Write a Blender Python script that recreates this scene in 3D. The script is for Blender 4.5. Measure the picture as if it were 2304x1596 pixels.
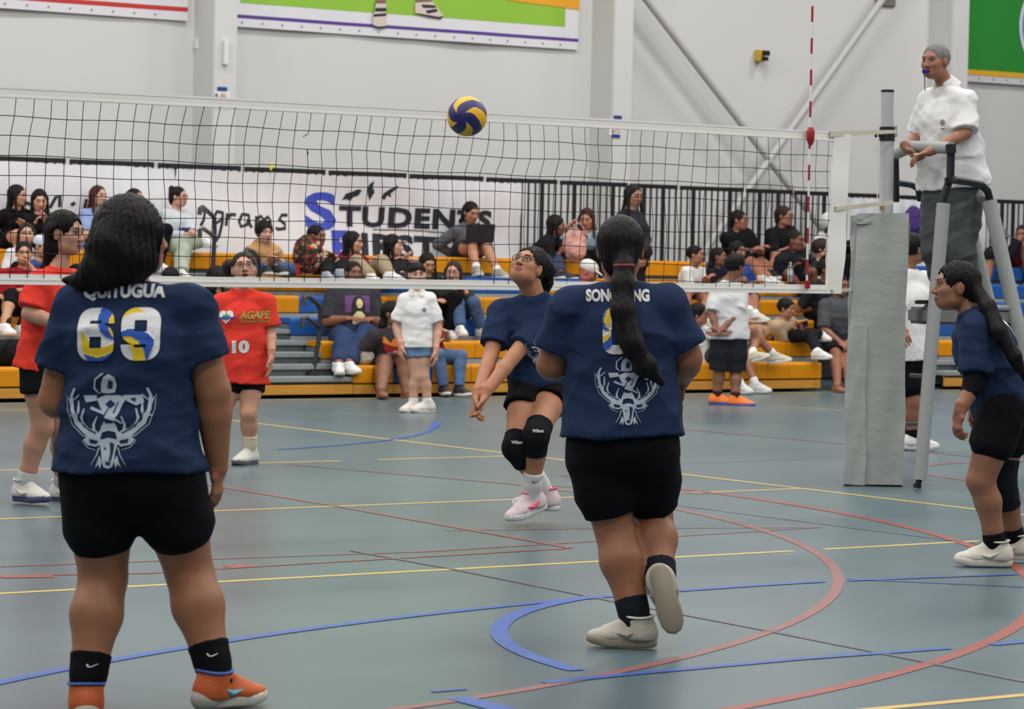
import bpy, bmesh, math, random
import numpy as np
from mathutils import Vector, Matrix
from mathutils.bvhtree import BVHTree
from mathutils.geometry import tessellate_polygon

for o in list(bpy.data.objects): bpy.data.objects.remove(o)
SC = bpy.context.scene
COL = SC.collection
random.seed(4)
A3 = lambda *v: np.array(v, float)

# ------------------------------------------------------------------ camera
IMW, IMH, FPX = 2304, 1596, 6715.2
CAM = A3(-12.27541, -14.29438, 1.47701)
CR = A3(0.81886403, -0.57360328, 0.02099948)      # image right
CU = A3(0.00331221, 0.04130677, 0.99914102)       # image up
CF = A3(0.57397799, 0.81809109, -0.03572452)      # view direction
cd = bpy.data.cameras.new('camera'); cam = bpy.data.objects.new('camera', cd); COL.objects.link(cam)
cd.sensor_width = 36.0; cd.lens = FPX / IMW * 36.0; cd.clip_end = 200
cam.matrix_world = Matrix(((CR[0], CU[0], -CF[0], CAM[0]), (CR[1], CU[1], -CF[1], CAM[1]), (CR[2], CU[2], -CF[2], CAM[2]), (0, 0, 0, 1)))
cd.dof.use_dof = True; cd.dof.focus_distance = 14.0; cd.dof.aperture_fstop = 7.0
SC.camera = cam
FH = CF * [1, 1, 0]; FH /= np.linalg.norm(FH)
RH = A3(FH[1], -FH[0], 0)

def ray(u, v): return CF + CR * (u - IMW / 2) / FPX + CU * (IMH / 2 - v) / FPX
def onY(u, v, Y): d = ray(u, v); return CAM + d * (Y - CAM[1]) / d[1]
def onZ(u, v, Z=0.0): d = ray(u, v); return CAM + d * (Z - CAM[2]) / d[2]
def onD(u, v, D): return CAM + ray(u, v) * D
def dep(P): return float((np.asarray(P) - CAM) @ CF)
def pix(P):
    d = np.asarray(P) - CAM; z = d @ CF
    return IMW / 2 + FPX * (d @ CR) / z, IMH / 2 - FPX * (d @ CU) / z
def heading(deg):   # 0 faces the lens, +90 faces image right, 180 faces away
    a = math.radians(deg); return -math.cos(a) * FH + math.sin(a) * RH

# ------------------------------------------------------------------ light
w = bpy.data.worlds.new('hall_air'); SC.world = w; w.use_nodes = True
w.node_tree.nodes['Background'].inputs[0].default_value = (1.0, 0.992, 0.985, 1)
w.node_tree.nodes['Background'].inputs[1].default_value = 0.22
def bay_light(x, y):
    l = bpy.data.lights.new('high_bay_light', 'AREA'); l.shape = 'DISK'; l.size = 1.6; l.energy = 270; l.color = (1.0, 0.978, 0.945)
    o = bpy.data.objects.new('high_bay_light', l); o.location = (x, y, 9.4); COL.objects.link(o)
for x in (-15, -9, -3, 3, 9, 15):
    for y in (-13, -6.5, 0, 6.0, 11.0): bay_light(x, y)
SC.view_settings.view_transform = 'Standard'; SC.view_settings.look = 'None'
SC.view_settings.exposure = -0.25; SC.view_settings.gamma = 1.0
try: SC.view_settings.use_curve_mapping = False
except Exception: pass

# ------------------------------------------------------------------ materials
MATS = {}
def lin(c): return tuple(((x / 255) / 12.92 if x <= 10 else (((x / 255) + .055) / 1.055) ** 2.4) for x in c)
def mat(name, rgb, rough=.6, spec=.4, noise=0, nscale=20, bump=0, bscale=60, metal=0, stretch=None, trans=0, alpha=1, coat=0):
    if name in MATS: return MATS[name]
    m = bpy.data.materials.new(name); m.use_nodes = True; nt = m.node_tree; b = nt.nodes['Principled BSDF']
    c = lin(rgb) + (1,)
    b.inputs['Base Color'].default_value = c; b.inputs['Roughness'].default_value = rough
    b.inputs['Specular IOR Level'].default_value = spec; b.inputs['Metallic'].default_value = metal
    b.inputs['Transmission Weight'].default_value = trans; b.inputs['Alpha'].default_value = alpha
    b.inputs['Coat Weight'].default_value = coat
    if noise or bump:
        tc = nt.nodes.new('ShaderNodeTexCoord'); mp = nt.nodes.new('ShaderNodeMapping'); nt.links.new(tc.outputs['Object'], mp.inputs[0])
        if stretch: mp.inputs['Scale'].default_value = stretch
    if noise:
        n = nt.nodes.new('ShaderNodeTexNoise'); n.inputs['Scale'].default_value = nscale; n.inputs['Detail'].default_value = 4
        r = nt.nodes.new('ShaderNodeMapRange'); r.inputs[3].default_value = 1 - noise; r.inputs[4].default_value = 1 + noise
        mx = nt.nodes.new('ShaderNodeMix'); mx.data_type = 'RGBA'; mx.blend_type = 'MULTIPLY'; mx.inputs[0].default_value = 1
        mx.inputs[6].default_value = c
        nt.links.new(mp.outputs[0], n.inputs['Vector']); nt.links.new(n.outputs[0], r.inputs[0]); nt.links.new(r.outputs[0], mx.inputs[7]); nt.links.new(mx.outputs[2], b.inputs['Base Color'])
    if bump:
        n2 = nt.nodes.new('ShaderNodeTexNoise'); n2.inputs['Scale'].default_value = bscale; n2.inputs['Detail'].default_value = 5
        bp = nt.nodes.new('ShaderNodeBump'); bp.inputs['Strength'].default_value = bump; bp.inputs['Distance'].default_value = .01
        nt.links.new(mp.outputs[0], n2.inputs['Vector']); nt.links.new(n2.outputs[0], bp.inputs['Height']); nt.links.new(bp.outputs[0], b.inputs['Normal'])
    MATS[name] = m; return m
def cloth(rgb): return mat('cloth_%d_%d_%d' % tuple(rgb), rgb, .88, .12, .12, 9, .55, 13, stretch=(1, 1, 1.6))
def hairmat(rgb): return mat('hair_%d_%d_%d' % tuple(rgb), rgb, .5, .16, .3, 30, .8, 90, stretch=(1, 1, .1))
def skinmat():
    if 'skin' in MATS: return MATS['skin']
    m = mat('skin', (170, 120, 95), .5, .35); nt = m.node_tree
    a = nt.nodes.new('ShaderNodeAttribute'); a.attribute_name = 'Col'
    n = nt.nodes.new('ShaderNodeTexNoise'); n.inputs['Scale'].default_value = 18
    r = nt.nodes.new('ShaderNodeMapRange'); r.inputs[3].default_value = .9; r.inputs[4].default_value = 1.08
    mx = nt.nodes.new('ShaderNodeMix'); mx.data_type = 'RGBA'; mx.blend_type = 'MULTIPLY'; mx.inputs[0].default_value = 1
    nt.links.new(n.outputs[0], r.inputs[0]); nt.links.new(a.outputs['Color'], mx.inputs[6]); nt.links.new(r.outputs[0], mx.inputs[7])
    nt.links.new(mx.outputs[2], nt.nodes['Principled BSDF'].inputs['Base Color'])
    return m

# ------------------------------------------------------------------ object helpers
def link(o, parent=None):
    COL.objects.link(o)
    if parent is not None: o.parent = parent
    return o
def tag(o, label=None, cat=None, group=None, kind=None):
    if label: o['label'] = label
    if cat: o['category'] = cat
    if group: o['group'] = group
    if kind: o['kind'] = kind
    return o
def empty(name, loc, label, cat, group=None):
    o = bpy.data.objects.new(name, None); o.empty_display_size = .1; o.location = tuple(loc); link(o); return tag(o, label, cat, group)
def obj(name, me, m=None, parent=None, loc=None):
    o = bpy.data.objects.new(name, me)
    if m is not None and not me.materials: me.materials.append(m)
    if loc is not None: o.location = tuple(loc)
    return link(o, parent)
def pyd(name, v, f, smooth=False):
    me = bpy.data.meshes.new(name); me.from_pydata([tuple(map(float, p)) for p in v], [], [tuple(map(int, q)) for q in f]); me.update()
    if smooth: me.shade_smooth()
    return me
class MB:      # collects shapes for ONE mesh
    def __init__(s, org=(0, 0, 0)): s.v = []; s.f = []; s.o = np.array(org, float)
    def add(s, v, f):
        n = len(s.v); s.v += [np.array(p, float) - s.o for p in v]; s.f += [tuple(i + n for i in q) for q in f]; return s
    def box(s, a, b):
        (x0, y0, z0), (x1, y1, z1) = a, b
        return s.add([(x0, y0, z0), (x1, y0, z0), (x1, y1, z0), (x0, y1, z0), (x0, y0, z1), (x1, y0, z1), (x1, y1, z1), (x0, y1, z1)],
                     [(0, 3, 2, 1), (4, 5, 6, 7), (0, 1, 5, 4), (1, 2, 6, 5), (2, 3, 7, 6), (3, 0, 4, 7)])
    def obox(s, c, ax, h):      # oriented box: centre, 3 axes, half sizes
        c = np.array(c, float); V = []
        for k in (-1, 1):
            for i, j in ((-1, -1), (1, -1), (1, 1), (-1, 1)): V.append(c + ax[0] * i * h[0] + ax[1] * j * h[1] + ax[2] * k * h[2])
        return s.add(V, [(0, 3, 2, 1), (4, 5, 6, 7), (0, 1, 5, 4), (1, 2, 6, 5), (2, 3, 7, 6), (3, 0, 4, 7)])
    def tube(s, pts, r, n=8, cap=True):
        P = [np.array(p, float) for p in pts]; rr = r if hasattr(r, '__len__') else [r] * len(P); V = []; up = None
        for i, p in enumerate(P):
            d = P[min(i + 1, len(P) - 1)] - P[max(i - 1, 0)]; d /= np.linalg.norm(d)
            if up is None: up = A3(0, 0, 1) if abs(d[2]) < .9 else A3(1, 0, 0)
            a = np.cross(d, up); a /= np.linalg.norm(a); b = np.cross(a, d); up = b
            V += [p + rr[i] * (math.cos(2 * math.pi * k / n) * a + math.sin(2 * math.pi * k / n) * b) for k in range(n)]
        F = [(i * n + k, i * n + (k + 1) % n, (i + 1) * n + (k + 1) % n, (i + 1) * n + k) for i in range(len(P) - 1) for k in range(n)]
        if cap: F += [tuple(range(n))[::-1], tuple((len(P) - 1) * n + k for k in range(n))]
        return s.add(V, F)
    def prism(s, prof, x0, x1):     # profile of (y,z) run along X
        n = len(prof); V = [(x0, y, z) for y, z in prof] + [(x1, y, z) for y, z in prof]
        return s.add(V, [(k, (k + 1) % n, n + (k + 1) % n, n + k) for k in range(n)] + [tuple(range(n))[::-1], tuple(range(n, 2 * n))])
    def me(s, name='m', smooth=False): return pyd(name, s.v, s.f, smooth)
    def build(s, name, m, parent=None, smooth=False, bev=0, seg=2):
        me = s.me(name, False)
        if bev:
            bm = bmesh.new(); bm.from_mesh(me); bmesh.ops.recalc_face_normals(bm, faces=bm.faces)
            bmesh.ops.bevel(bm, geom=[e for e in bm.edges if e.is_manifold and e.calc_face_angle(0) > .5], offset=bev, segments=seg, affect='EDGES', clamp_overlap=True); bm.to_mesh(me); bm.free()
        if smooth:
            me.shade_smooth()
            try: me.set_sharp_from_angle(angle=math.radians(40))
            except Exception: pass
        o = obj(name, me, m, parent)
        if parent is None: o.location = tuple(s.o)
        return o

# ------------------------------------------------------------------ implicit shapes -> meshes
def nrm(v): v = np.asarray(v, float); return v / (np.linalg.norm(v) + 1e-12)
def frame(f, u):
    f = nrm(f); r = nrm(np.cross(f, u)); return np.array([r, f, np.cross(r, f)])   # rows: right, forward, up
def cone(a, b, r1, r2, k=.02, cut='', op='u'):
    a = np.asarray(a, float); b = np.asarray(b, float); m = max(r1, r2) + k + .02
    d = b - a; L2 = d @ d + 1e-12; L = math.sqrt(L2)
    def f(X, Y, Z):
        x, y, z = X - a[0], Y - a[1], Z - a[2]; tt = (x * d[0] + y * d[1] + z * d[2]) / L2; t = np.clip(tt, 0, 1)
        q = np.sqrt((x - t * d[0]) ** 2 + (y - t * d[1]) ** 2 + (z - t * d[2]) ** 2) - (r1 + (r2 - r1) * t)
        if 'b' in cut: q = np.maximum(q, (tt - 1) * L)
        if 'a' in cut: q = np.maximum(q, -tt * L)
        return q
    return f, np.minimum(a, b) - m, np.maximum(a, b) + m, k, op
def ell(c, r, M=None, k=.02, op='u'):
    c = np.asarray(c, float); r = np.asarray(r, float); M = np.eye(3) if M is None else M; m = r.max() + k + .02
    def f(X, Y, Z):
        x, y, z = X - c[0], Y - c[1], Z - c[2]; k0 = 0; k1 = 0
        for i in range(3):
            q = (x * M[i, 0] + y * M[i, 1] + z * M[i, 2]) / r[i]; k0 = k0 + q * q; k1 = k1 + (q / r[i]) ** 2
        k0 = np.sqrt(k0); k1 = np.sqrt(k1) + 1e-9; return k0 * (k0 - 1) / k1
    return f, c - m, c + m, k, op
def econe(a, b, s1, s2, side, k=.03, cut='', op='u'):
    a = np.asarray(a, float); b = np.asarray(b, float); d = b - a; L = np.linalg.norm(d) + 1e-9; ax = d / L
    sd = np.asarray(side, float); sd = nrm(sd - ax * (sd @ ax)); fr = np.cross(ax, sd); m = max(s1 + s2) + k + .02
    def f(X, Y, Z):
        x, y, z = X - a[0], Y - a[1], Z - a[2]; h = x * ax[0] + y * ax[1] + z * ax[2]; t = np.clip(h / L, 0, 1); e = h - t * L
        qs = x * sd[0] + y * sd[1] + z * sd[2]; qf = x * fr[0] + y * fr[1] + z * fr[2]
        w = s1[0] + (s2[0] - s1[0]) * t; dd = s1[1] + (s2[1] - s1[1]) * t; mn = np.minimum(w, dd)
        q = (np.sqrt((qs / w) ** 2 + (qf / dd) ** 2 + (e / mn) ** 2) - 1) * mn
        if 'b' in cut: q = np.maximum(q, h - L)
        if 'a' in cut: q = np.maximum(q, -h)
        return q
    return f, np.minimum(a, b) - m, np.maximum(a, b) + m, k, op
def nets(prims, h, smooth=1, disp=None):
    P = [p for p in prims if p[4] == 'u']
    lo = np.min([p[1] for p in P], 0); hi = np.max([p[2] for p in P], 0)
    ax = [np.arange(lo[i], hi[i] + h, h).astype(np.float32) for i in range(3)]
    D = np.full([len(a) for a in ax], .5, np.float32)
    for f, l, u, k, op in prims:
        I = [(max(0, np.searchsorted(ax[i], l[i])), np.searchsorted(ax[i], u[i])) for i in range(3)]
        if any(a >= b for a, b in I): continue
        sl = tuple(slice(a, b) for a, b in I)
        d = f(ax[0][sl[0]][:, None, None], ax[1][sl[1]][None, :, None], ax[2][sl[2]][None, None, :]); S = D[sl]
        if op == 'u': g = np.maximum(k - np.abs(S - d), 0) / k; D[sl] = np.minimum(S, d) - g * g * k * .25
        else: d = -d; g = np.maximum(k - np.abs(S - d), 0) / k; D[sl] = np.maximum(S, d) + g * g * k * .25
    if disp is not None: D += disp(ax[0][:, None, None], ax[1][None, :, None], ax[2][None, None, :]).astype(np.float32)
    N = D < 0; cnt = 0; n0, n1, n2 = [s - 1 for s in D.shape]
    for i in (0, 1):
        for j in (0, 1):
            for k in (0, 1): cnt = cnt + N[i:n0 + i, j:n1 + j, k:n2 + k].astype(np.int8)
    act = np.argwhere((cnt > 0) & (cnt < 8)); idx = np.full((n0, n1, n2), -1, np.int64); idx[tuple(act.T)] = np.arange(len(act))
    acc = np.zeros((len(act), 3)); num = np.zeros(len(act))
    for a in range(3):
        b, c = (a + 1) % 3, (a + 2) % 3
        for i in (0, 1):
            for j in (0, 1):
                o = np.zeros(3, int); o[b] = i; o[c] = j; p = act + o; q = p.copy(); q[:, a] += 1
                d0 = D[tuple(p.T)]; d1 = D[tuple(q.T)]; m = (d0 < 0) != (d1 < 0)
                t = d0[m] / (d0[m] - d1[m]); w_ = p[m].astype(float); w_[:, a] += t; acc[m] += w_; num[m] += 1
    V = lo + (acc / num[:, None]) * h
    F = []
    for a in range(3):
        b, c = (a + 1) % 3, (a + 2) % 3
        s0 = [slice(None)] * 3; s1 = [slice(None)] * 3; s0[a] = slice(0, -1); s1[a] = slice(1, None)
        for x in (b, c): s0[x] = slice(1, -1); s1[x] = slice(1, -1)
        n_0 = N[tuple(s0)]; n_1 = N[tuple(s1)]
        for m, flip in ((n_0 & ~n_1, False), (~n_0 & n_1, True)):
            e = np.argwhere(m)
            if not len(e): continue
            e[:, b] += 1; e[:, c] += 1; q = []
            for i, j in ((0, 0), (-1, 0), (-1, -1), (0, -1)):
                z = e.copy(); z[:, b] += i; z[:, c] += j; q.append(idx[tuple(z.T)])
            q = np.stack(q, 1); F.append(q[:, ::-1] if flip else q)
    F = np.concatenate(F)
    for _ in range(smooth):
        s = np.zeros_like(V); n = np.zeros(len(V))
        for i in range(4):
            np.add.at(s, F[:, i], V[F[:, (i + 1) % 4]] + V[F[:, i - 1]]); np.add.at(n, F[:, i], 2)
        V = V * .5 + s / n[:, None] * .5
    return V, F
def npmesh(name, V, F, col=None, attr='Col'):
    me = bpy.data.meshes.new(name); me.vertices.add(len(V)); me.vertices.foreach_set('co', np.asarray(V, np.float32).ravel())
    me.loops.add(F.size); me.loops.foreach_set('vertex_index', F.ravel().astype(np.int32)); me.polygons.add(len(F))
    me.polygons.foreach_set('loop_start', np.arange(0, F.size, 4, dtype=np.int32))
    try: me.polygons.foreach_set('loop_total', np.full(len(F), 4, np.int32))
    except Exception: pass
    me.update(calc_edges=True); me.validate(); me.shade_smooth()
    if col is not None:
        at = me.attributes.new(attr, 'FLOAT_COLOR', 'POINT'); at.data.foreach_set('color', np.c_[col, np.ones(len(col))].astype(np.float32).ravel())
    return me

# ------------------------------------------------------------------ flat prints laid on a surface
_txt = {}
def text2d(s, w, h, bold=.0, shear=0, spacing=1.0):
    """verts (n,2) and faces of a word scaled into a w x h box centred on 0"""
    key = (s, bold, shear, spacing)
    if key not in _txt:
        c = bpy.data.curves.new('t', 'FONT'); c.body = s; c.offset = bold; c.shear = shear; c.space_character = spacing; c.resolution_u = 3
        o = bpy.data.objects.new('t', c); COL.objects.link(o); dg = bpy.context.evaluated_depsgraph_get()
        me = bpy.data.meshes.new_from_object(o.evaluated_get(dg))
        V = np.array([v.co[:2] for v in me.vertices]); Fc = [tuple(p.vertices) for p in me.polygons]
        bpy.data.objects.remove(o); bpy.data.curves.remove(c); bpy.data.meshes.remove(me)
        V -= (V.min(0) + V.max(0)) / 2; V /= (V.max(0) - V.min(0)); _txt[key] = (V, Fc)
    V, Fc = _txt[key]; return V * [w, h], Fc
def poly2d(pts):
    T = tessellate_polygon([[Vector((p[0], p[1], 0)) for p in pts]]); return np.array(pts, float), [tuple(t) for t in T]
def stroke2d(pts, w0, w1=None):
    P = np.array(pts, float); w1 = w0 if w1 is None else w1; n = len(P); V = []
    for i in range(n):
        d = P[min(i + 1, n - 1)] - P[max(i - 1, 0)]; d = d / (np.linalg.norm(d) + 1e-9); q = np.array([-d[1], d[0]]); ww = (w0 + (w1 - w0) * i / max(1, n - 1)) / 2; V += [P[i] + q * ww, P[i] - q * ww]
    return np.array(V), [(2 * i, 2 * i + 1, 2 * i + 3, 2 * i + 2) for i in range(n - 1)]
def oval2d(cx, cy, rx, ry, n=20): return poly2d([(cx + rx * math.cos(2 * math.pi * k / n), cy + ry * math.sin(2 * math.pi * k / n)) for k in range(n)])
def print_on(name, shapes, place, parent, grid=.02, colfn=None):
    """shapes: [(V2,F,material,dx,dy)], place(x,y)->point or None. one mesh part"""
    bm = bmesh.new(); mats = []
    for V, Fc, m, dx, dy in shapes:
        if m not in mats: mats.append(m)
        vs = [bm.verts.new((x + dx, y + dy, 0)) for x, y in V]
        for q in Fc:
            try: f = bm.faces.new([vs[i] for i in q]); f.material_index = mats.index(m)
            except ValueError: pass
    if grid:
        for ax in (0, 1):
            c = [v.co[ax] for v in bm.verts]; x = math.floor(min(c) / grid) * grid
            while x < max(c):
                x += grid; n = Vector((1, 0, 0)) if ax == 0 else Vector((0, 1, 0))
                bmesh.ops.bisect_plane(bm, geom=bm.verts[:] + bm.edges[:] + bm.faces[:], dist=1e-6, plane_co=n * x, plane_no=n)
    if colfn:
        for f in bm.faces:
            c = f.calc_center_median(); m = colfn(c.x, c.y)
            if m is not None:
                if m not in mats: mats.append(m)
                f.material_index = mats.index(m)
    lay = {}
    rank = bm.verts.layers.int.new('r')
    for f in bm.faces:
        for v in f.verts: v[rank] = max(v[rank], f.material_index)
    bad = []
    for v in bm.verts:
        p = place(v.co.x, v.co.y, v[rank])
        if p is None: bad.append(v)
        else: v.co = p
    bmesh.ops.delete(bm, geom=bad, context='VERTS')
    me = bpy.data.meshes.new(name); bm.to_mesh(me); bm.free()
    for m in mats: me.materials.append(m)
    return obj(name, me, None, parent)
def surf_place(target, org, right, up, out, off=.0035):
    """drops flat print points on a mesh object (local coords of its parent space) along -out"""
    me = target.data; bvh = BVHTree.FromPolygons([v.co[:] for v in me.vertices], [p.vertices[:] for p in me.polygons])
    org, right, up, out = [Vector(tuple(x)) for x in (org, right, up, out)]
    def place(x, y, rank=0):
        p = org + right * x + up * y + out * .6; h = bvh.ray_cast(p, -out, 1.0)
        if h[0] is None: return None
        return h[0] + out * (off + .0012 * rank)
    return place
# ================================================================== the hall
WALLY, COLY, FENY = 15.05, 14.6, 13.65
ROWY = [10.1 + .6 * k for k in range(6)]; ROWZ = [.31 + .21 * k for k in range(6)]

def floor_material():
    m = mat('sports_floor', (106, 136, 146), .30, .36); nt = m.node_tree; b = nt.nodes['Principled BSDF']
    tc = nt.nodes.new('ShaderNodeTexCoord')
    n = nt.nodes.new('ShaderNodeTexNoise'); n.inputs['Scale'].default_value = .55; n.inputs['Detail'].default_value = 6
    n2 = nt.nodes.new('ShaderNodeTexNoise'); n2.inputs['Scale'].default_value = 140; n2.inputs['Detail'].default_value = 2
    cr = nt.nodes.new('ShaderNodeValToRGB'); cr.color_ramp.elements[0].position = .3; cr.color_ramp.elements[1].position = .7
    cr.color_ramp.elements[0].color = lin((80, 101, 111)) + (1,); cr.color_ramp.elements[1].color = lin((95, 117, 121)) + (1,)
    mx = nt.nodes.new('ShaderNodeMix'); mx.data_type = 'RGBA'; mx.blend_type = 'MULTIPLY'; mx.inputs[0].default_value = .35
    nt.links.new(tc.outputs['Object'], n.inputs['Vector']); nt.links.new(tc.outputs['Object'], n2.inputs['Vector'])
    nt.links.new(n.outputs[0], cr.inputs[0]); nt.links.new(cr.outputs[0], mx.inputs[6]); nt.links.new(n2.outputs[1], mx.inputs[7])
    nt.links.new(mx.outputs[2], b.inputs['Base Color'])
    r = nt.nodes.new('ShaderNodeMapRange'); r.inputs[3].default_value = .24; r.inputs[4].default_value = .36; nt.links.new(n.outputs[0], r.inputs[0]); nt.links.new(r.outputs[0], b.inputs['Roughness'])
    return m
M_WALL = mat('painted_wall', (205, 205, 203), .8, .2, .025, 1.5, .06, 30)
fl = MB().box((-32, -24, -.12), (34, WALLY, 0)).build('floor', floor_material()); tag(fl, kind='structure')
wb = MB().box((-32, WALLY, -.1), (34, WALLY + .25, 11)).build('wall_back', M_WALL); tag(wb, kind='structure')

# floor paint ---------------------------------------------------------
M_YL = mat('line_yellow', (196, 166, 92), .4, .3, .1, 6); M_RD = mat('line_red', (134, 84, 82), .4, .3, .12, 6)
M_RB = mat('line_red_bright', (142, 66, 58), .4, .3, .12, 6); M_BL = mat('line_blue', (46, 84, 160), .4, .3, .1, 6); M_DK = mat('line_maroon', (88, 82, 92), .4, .4, .1, 6)
_lift = [0.0010]
def strip(pts, w, m, name='court_line', w1=None):
    P = np.array([p[:2] for p in pts]); n = len(P); V = []; _lift[0] += .00006; z = _lift[0]
    for i in range(n):
        d = P[min(i + 1, n - 1)] - P[max(i - 1, 0)]; d = nrm(d); q = A3(-d[1], d[0]); ww = w if w1 is None else w + (w1 - w) * i / (n - 1)
        V += [(*(P[i] + q * ww / 2), z), (*(P[i] - q * ww / 2), z)]
    return obj(name, pyd(name, V, [(2 * i + 1, 2 * i + 3, 2 * i + 2, 2 * i) for i in range(n - 1)]), m, fl)
def fpx(pts): return [onZ(u, v) for u, v in pts]
def circ3(pts):
    P = np.array([onZ(u, v)[:2] for u, v in pts]); Q = np.c_[2 * P, np.ones(len(P))]; s = np.linalg.lstsq(Q, (P ** 2).sum(1), rcond=None)[0]
    c = s[:2]; return c, math.sqrt(s[2] + c @ c)
def arc(pts, w, m, ext=(0, 0), n=60):
    c, r = circ3(pts); a0 = onZ(*pts[0])[:2] - c; a1 = onZ(*pts[-1])[:2] - c; am = onZ(*pts[len(pts) // 2])[:2] - c
    t0 = math.atan2(a0[1], a0[0]); t1 = math.atan2(a1[1], a1[0]); tm = math.atan2(am[1], am[0])
    while t1 < t0: t1 += 2 * math.pi
    while tm < t0: tm += 2 * math.pi
    if tm > t1: t1 -= 2 * math.pi
    s = 1 if t1 > t0 else -1; t0 -= s * ext[0]; t1 += s * ext[1]
    strip([(c[0] + r * math.cos(t0 + (t1 - t0) * i / n), c[1] + r * math.sin(t0 + (t1 - t0) * i / n)) for i in range(n + 1)], w, m)
for y, x0, x1 in ((0, -9.0, 0), (-3, -9.0, -2.62), (-3, -2.42, -1.35), (-3, -1.1, 0), (3, -9.0, -1.55), (3, -1.25, 0), (-9, -9, 0), (9, -9, 0)): strip([(x0, y), (x1, y)], .05, M_YL)
strip([(0, -9), (0, 9)], .05, M_YL); strip([(-9, -9), (-9, 9)], .05, M_YL)
strip(fpx([(1930, 1600), (2304, 1565), (2500, 1547)]), .05, M_YL)
strip(fpx([(1740, 914), (1900, 925)]), .04, M_YL); strip([(-12, 9.93), (30, 9.93)], .06, M_YL)
arc([(1510, 1140), (1700, 1200), (1850, 1255), (1882, 1300), (1800, 1398), (1600, 1478), (1152, 1549)], .05, M_RD, (.25, .3))
arc([(1590, 1110), (1960, 1165), (2190, 1225), (2304, 1312), (2304, 1380), (2100, 1488), (1690, 1594)], .06, M_RB, (.2, .2))
arc([(2304, 1040), (2160, 1038), (2098, 1052), (2120, 1070), (2197, 1086)], .05, M_RD, (.3, .2))
strip(fpx([(0, 1276), (330, 1264), (960, 1242), (1840, 1188)]), .025, M_RD); strip(fpx([(0, 1297), (330, 1291), (640, 1272), (1280, 1235)]), .03, M_RB)
strip(fpx([(0, 1299), (118, 1297)]), .11, M_RB); strip(fpx([(512, 1277), (560, 1274)]), .09, M_RB)
strip(fpx([(470, 1092), (760, 1140), (1152, 1210), (1285, 1234)]), .045, M_RD)
strip(fpx([(640, 1045), (1152, 1090), (1590, 1112)]), .03, M_RD); strip(fpx([(1000, 1195), (1350, 1190), (1850, 1188)]), .02, M_RD)
strip(fpx([(1530, 966), (1900, 1000), (2304, 1040)]), .03, M_RD)
strip(fpx([(790, 1240), (1010, 1280), (1370, 1352), (1700, 1415), (2304, 1535)]), .03, M_DK); strip(fpx([(1500, 1135), (1900, 1187), (2304, 1238)]), .015, M_DK)
strip(fpx([(1400, 1046), (1560, 1044), (1750, 1036), (1890, 1034)]), .012, M_DK); strip(fpx([(1560, 953), (1640, 951)]), .02, M_DK)
arc([(0, 1540), (300, 1475), (600, 1430), (1250, 1356), (1850, 1309)], .055, M_BL, (.05, 0))
arc([(1330, 1345), (1180, 1372), (1138, 1415), (1160, 1460), (1220, 1490), (1300, 1510)], .07, M_BL)
strip(fpx([(1225, 1538), (1400, 1520), (1800, 1484), (2135, 1460)]), .05, M_BL); strip(fpx([(2230, 1452), (2330, 1443)]), .06, M_BL)
strip(fpx([(1907, 1308), (2100, 1300), (2290, 1294)]), .04, M_BL); strip(fpx([(1907, 1304), (2304, 1322)]), .025, M_BL)
strip(fpx([(970, 1558), (1050, 1552)]), .03, M_BL); strip(fpx([(1030, 1572), (1150, 1603)]), .09, M_BL)
arc([(620, 1012), (760, 1004), (900, 985), (978, 962)], .045, M_BL, (0, 0)); strip(fpx([(978, 962), (982, 950)]), .07, M_BL)

# columns, braces, wall fittings --------------------------------------
for x in (-1.6, 3.9, 9.4, 14.95, 20.4):
    c = MB((x + .15, COLY, 0)).box((x, COLY, 0), (x + .3, WALLY + .02, 11)).build('trim_%d' % (round(x / 5.5) + 2), M_WALL, bev=.012); tag(c, kind='structure')
M_PIPE = mat('brace_steel', (182, 180, 178), .55, .4, .05, 3)
def brace(p, q, lab):
    a = onY(*p, 14.78); b = onY(*q, 14.78); d = b - a; a = a - d * .5; b = b + d * .12
    o = MB(a).tube([a, b], .047, 14).build('wall_brace', M_PIPE, smooth=True); tag(o, lab, 'brace', 'diagonal wall braces')
brace((1455, 0), (1838, 500), 'diagonal steel brace falling from the second column toward the right')
brace((1985, 0), (1600, 545), 'diagonal steel brace rising to the right behind the antenna')
M_WHT = mat('white_plastic', (222, 221, 219), .5, .4); M_BLK = mat('black_plastic', (24, 24, 26), .45, .4)
def wallbox(u, v, wd, hg, dp, m, name, lab, cat, Y=COLY, bev=.01):
    p = onY(u, v, Y); return tag(MB(p).box((p[0] - wd / 2, Y - dp, p[2] - hg / 2), (p[0] + wd / 2, Y, p[2] + hg / 2)).build(name, m, bev=bev), lab, cat), p
wallbox(505, 118, .055, .28, .05, M_WHT, 'wall_fitting', 'small white vertical housing on the first column', 'fitting')
wallbox(440, 100, .07, .12, .1, M_WHT, 'junction_box', 'small white box on the wall left of the first column', 'box', WALLY)
# emergency light
e, p = wallbox(1703, 126, .1, .15, .1, mat('amber_plastic', (196, 160, 62), .5), 'emergency_light', 'yellow emergency light with two black lamps on the wall', 'light', WALLY)
for i, (dx, dz, s) in enumerate(((.045, .032, .042), (.03, -.04, .034))):
    MB(p).box((p[0] + dx - s, WALLY - .16, p[2] + dz - s * .75), (p[0] + dx + s, WALLY - .095, p[2] + dz + s * .75)).build('lamp_head', M_BLK, e, bev=.006)
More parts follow.
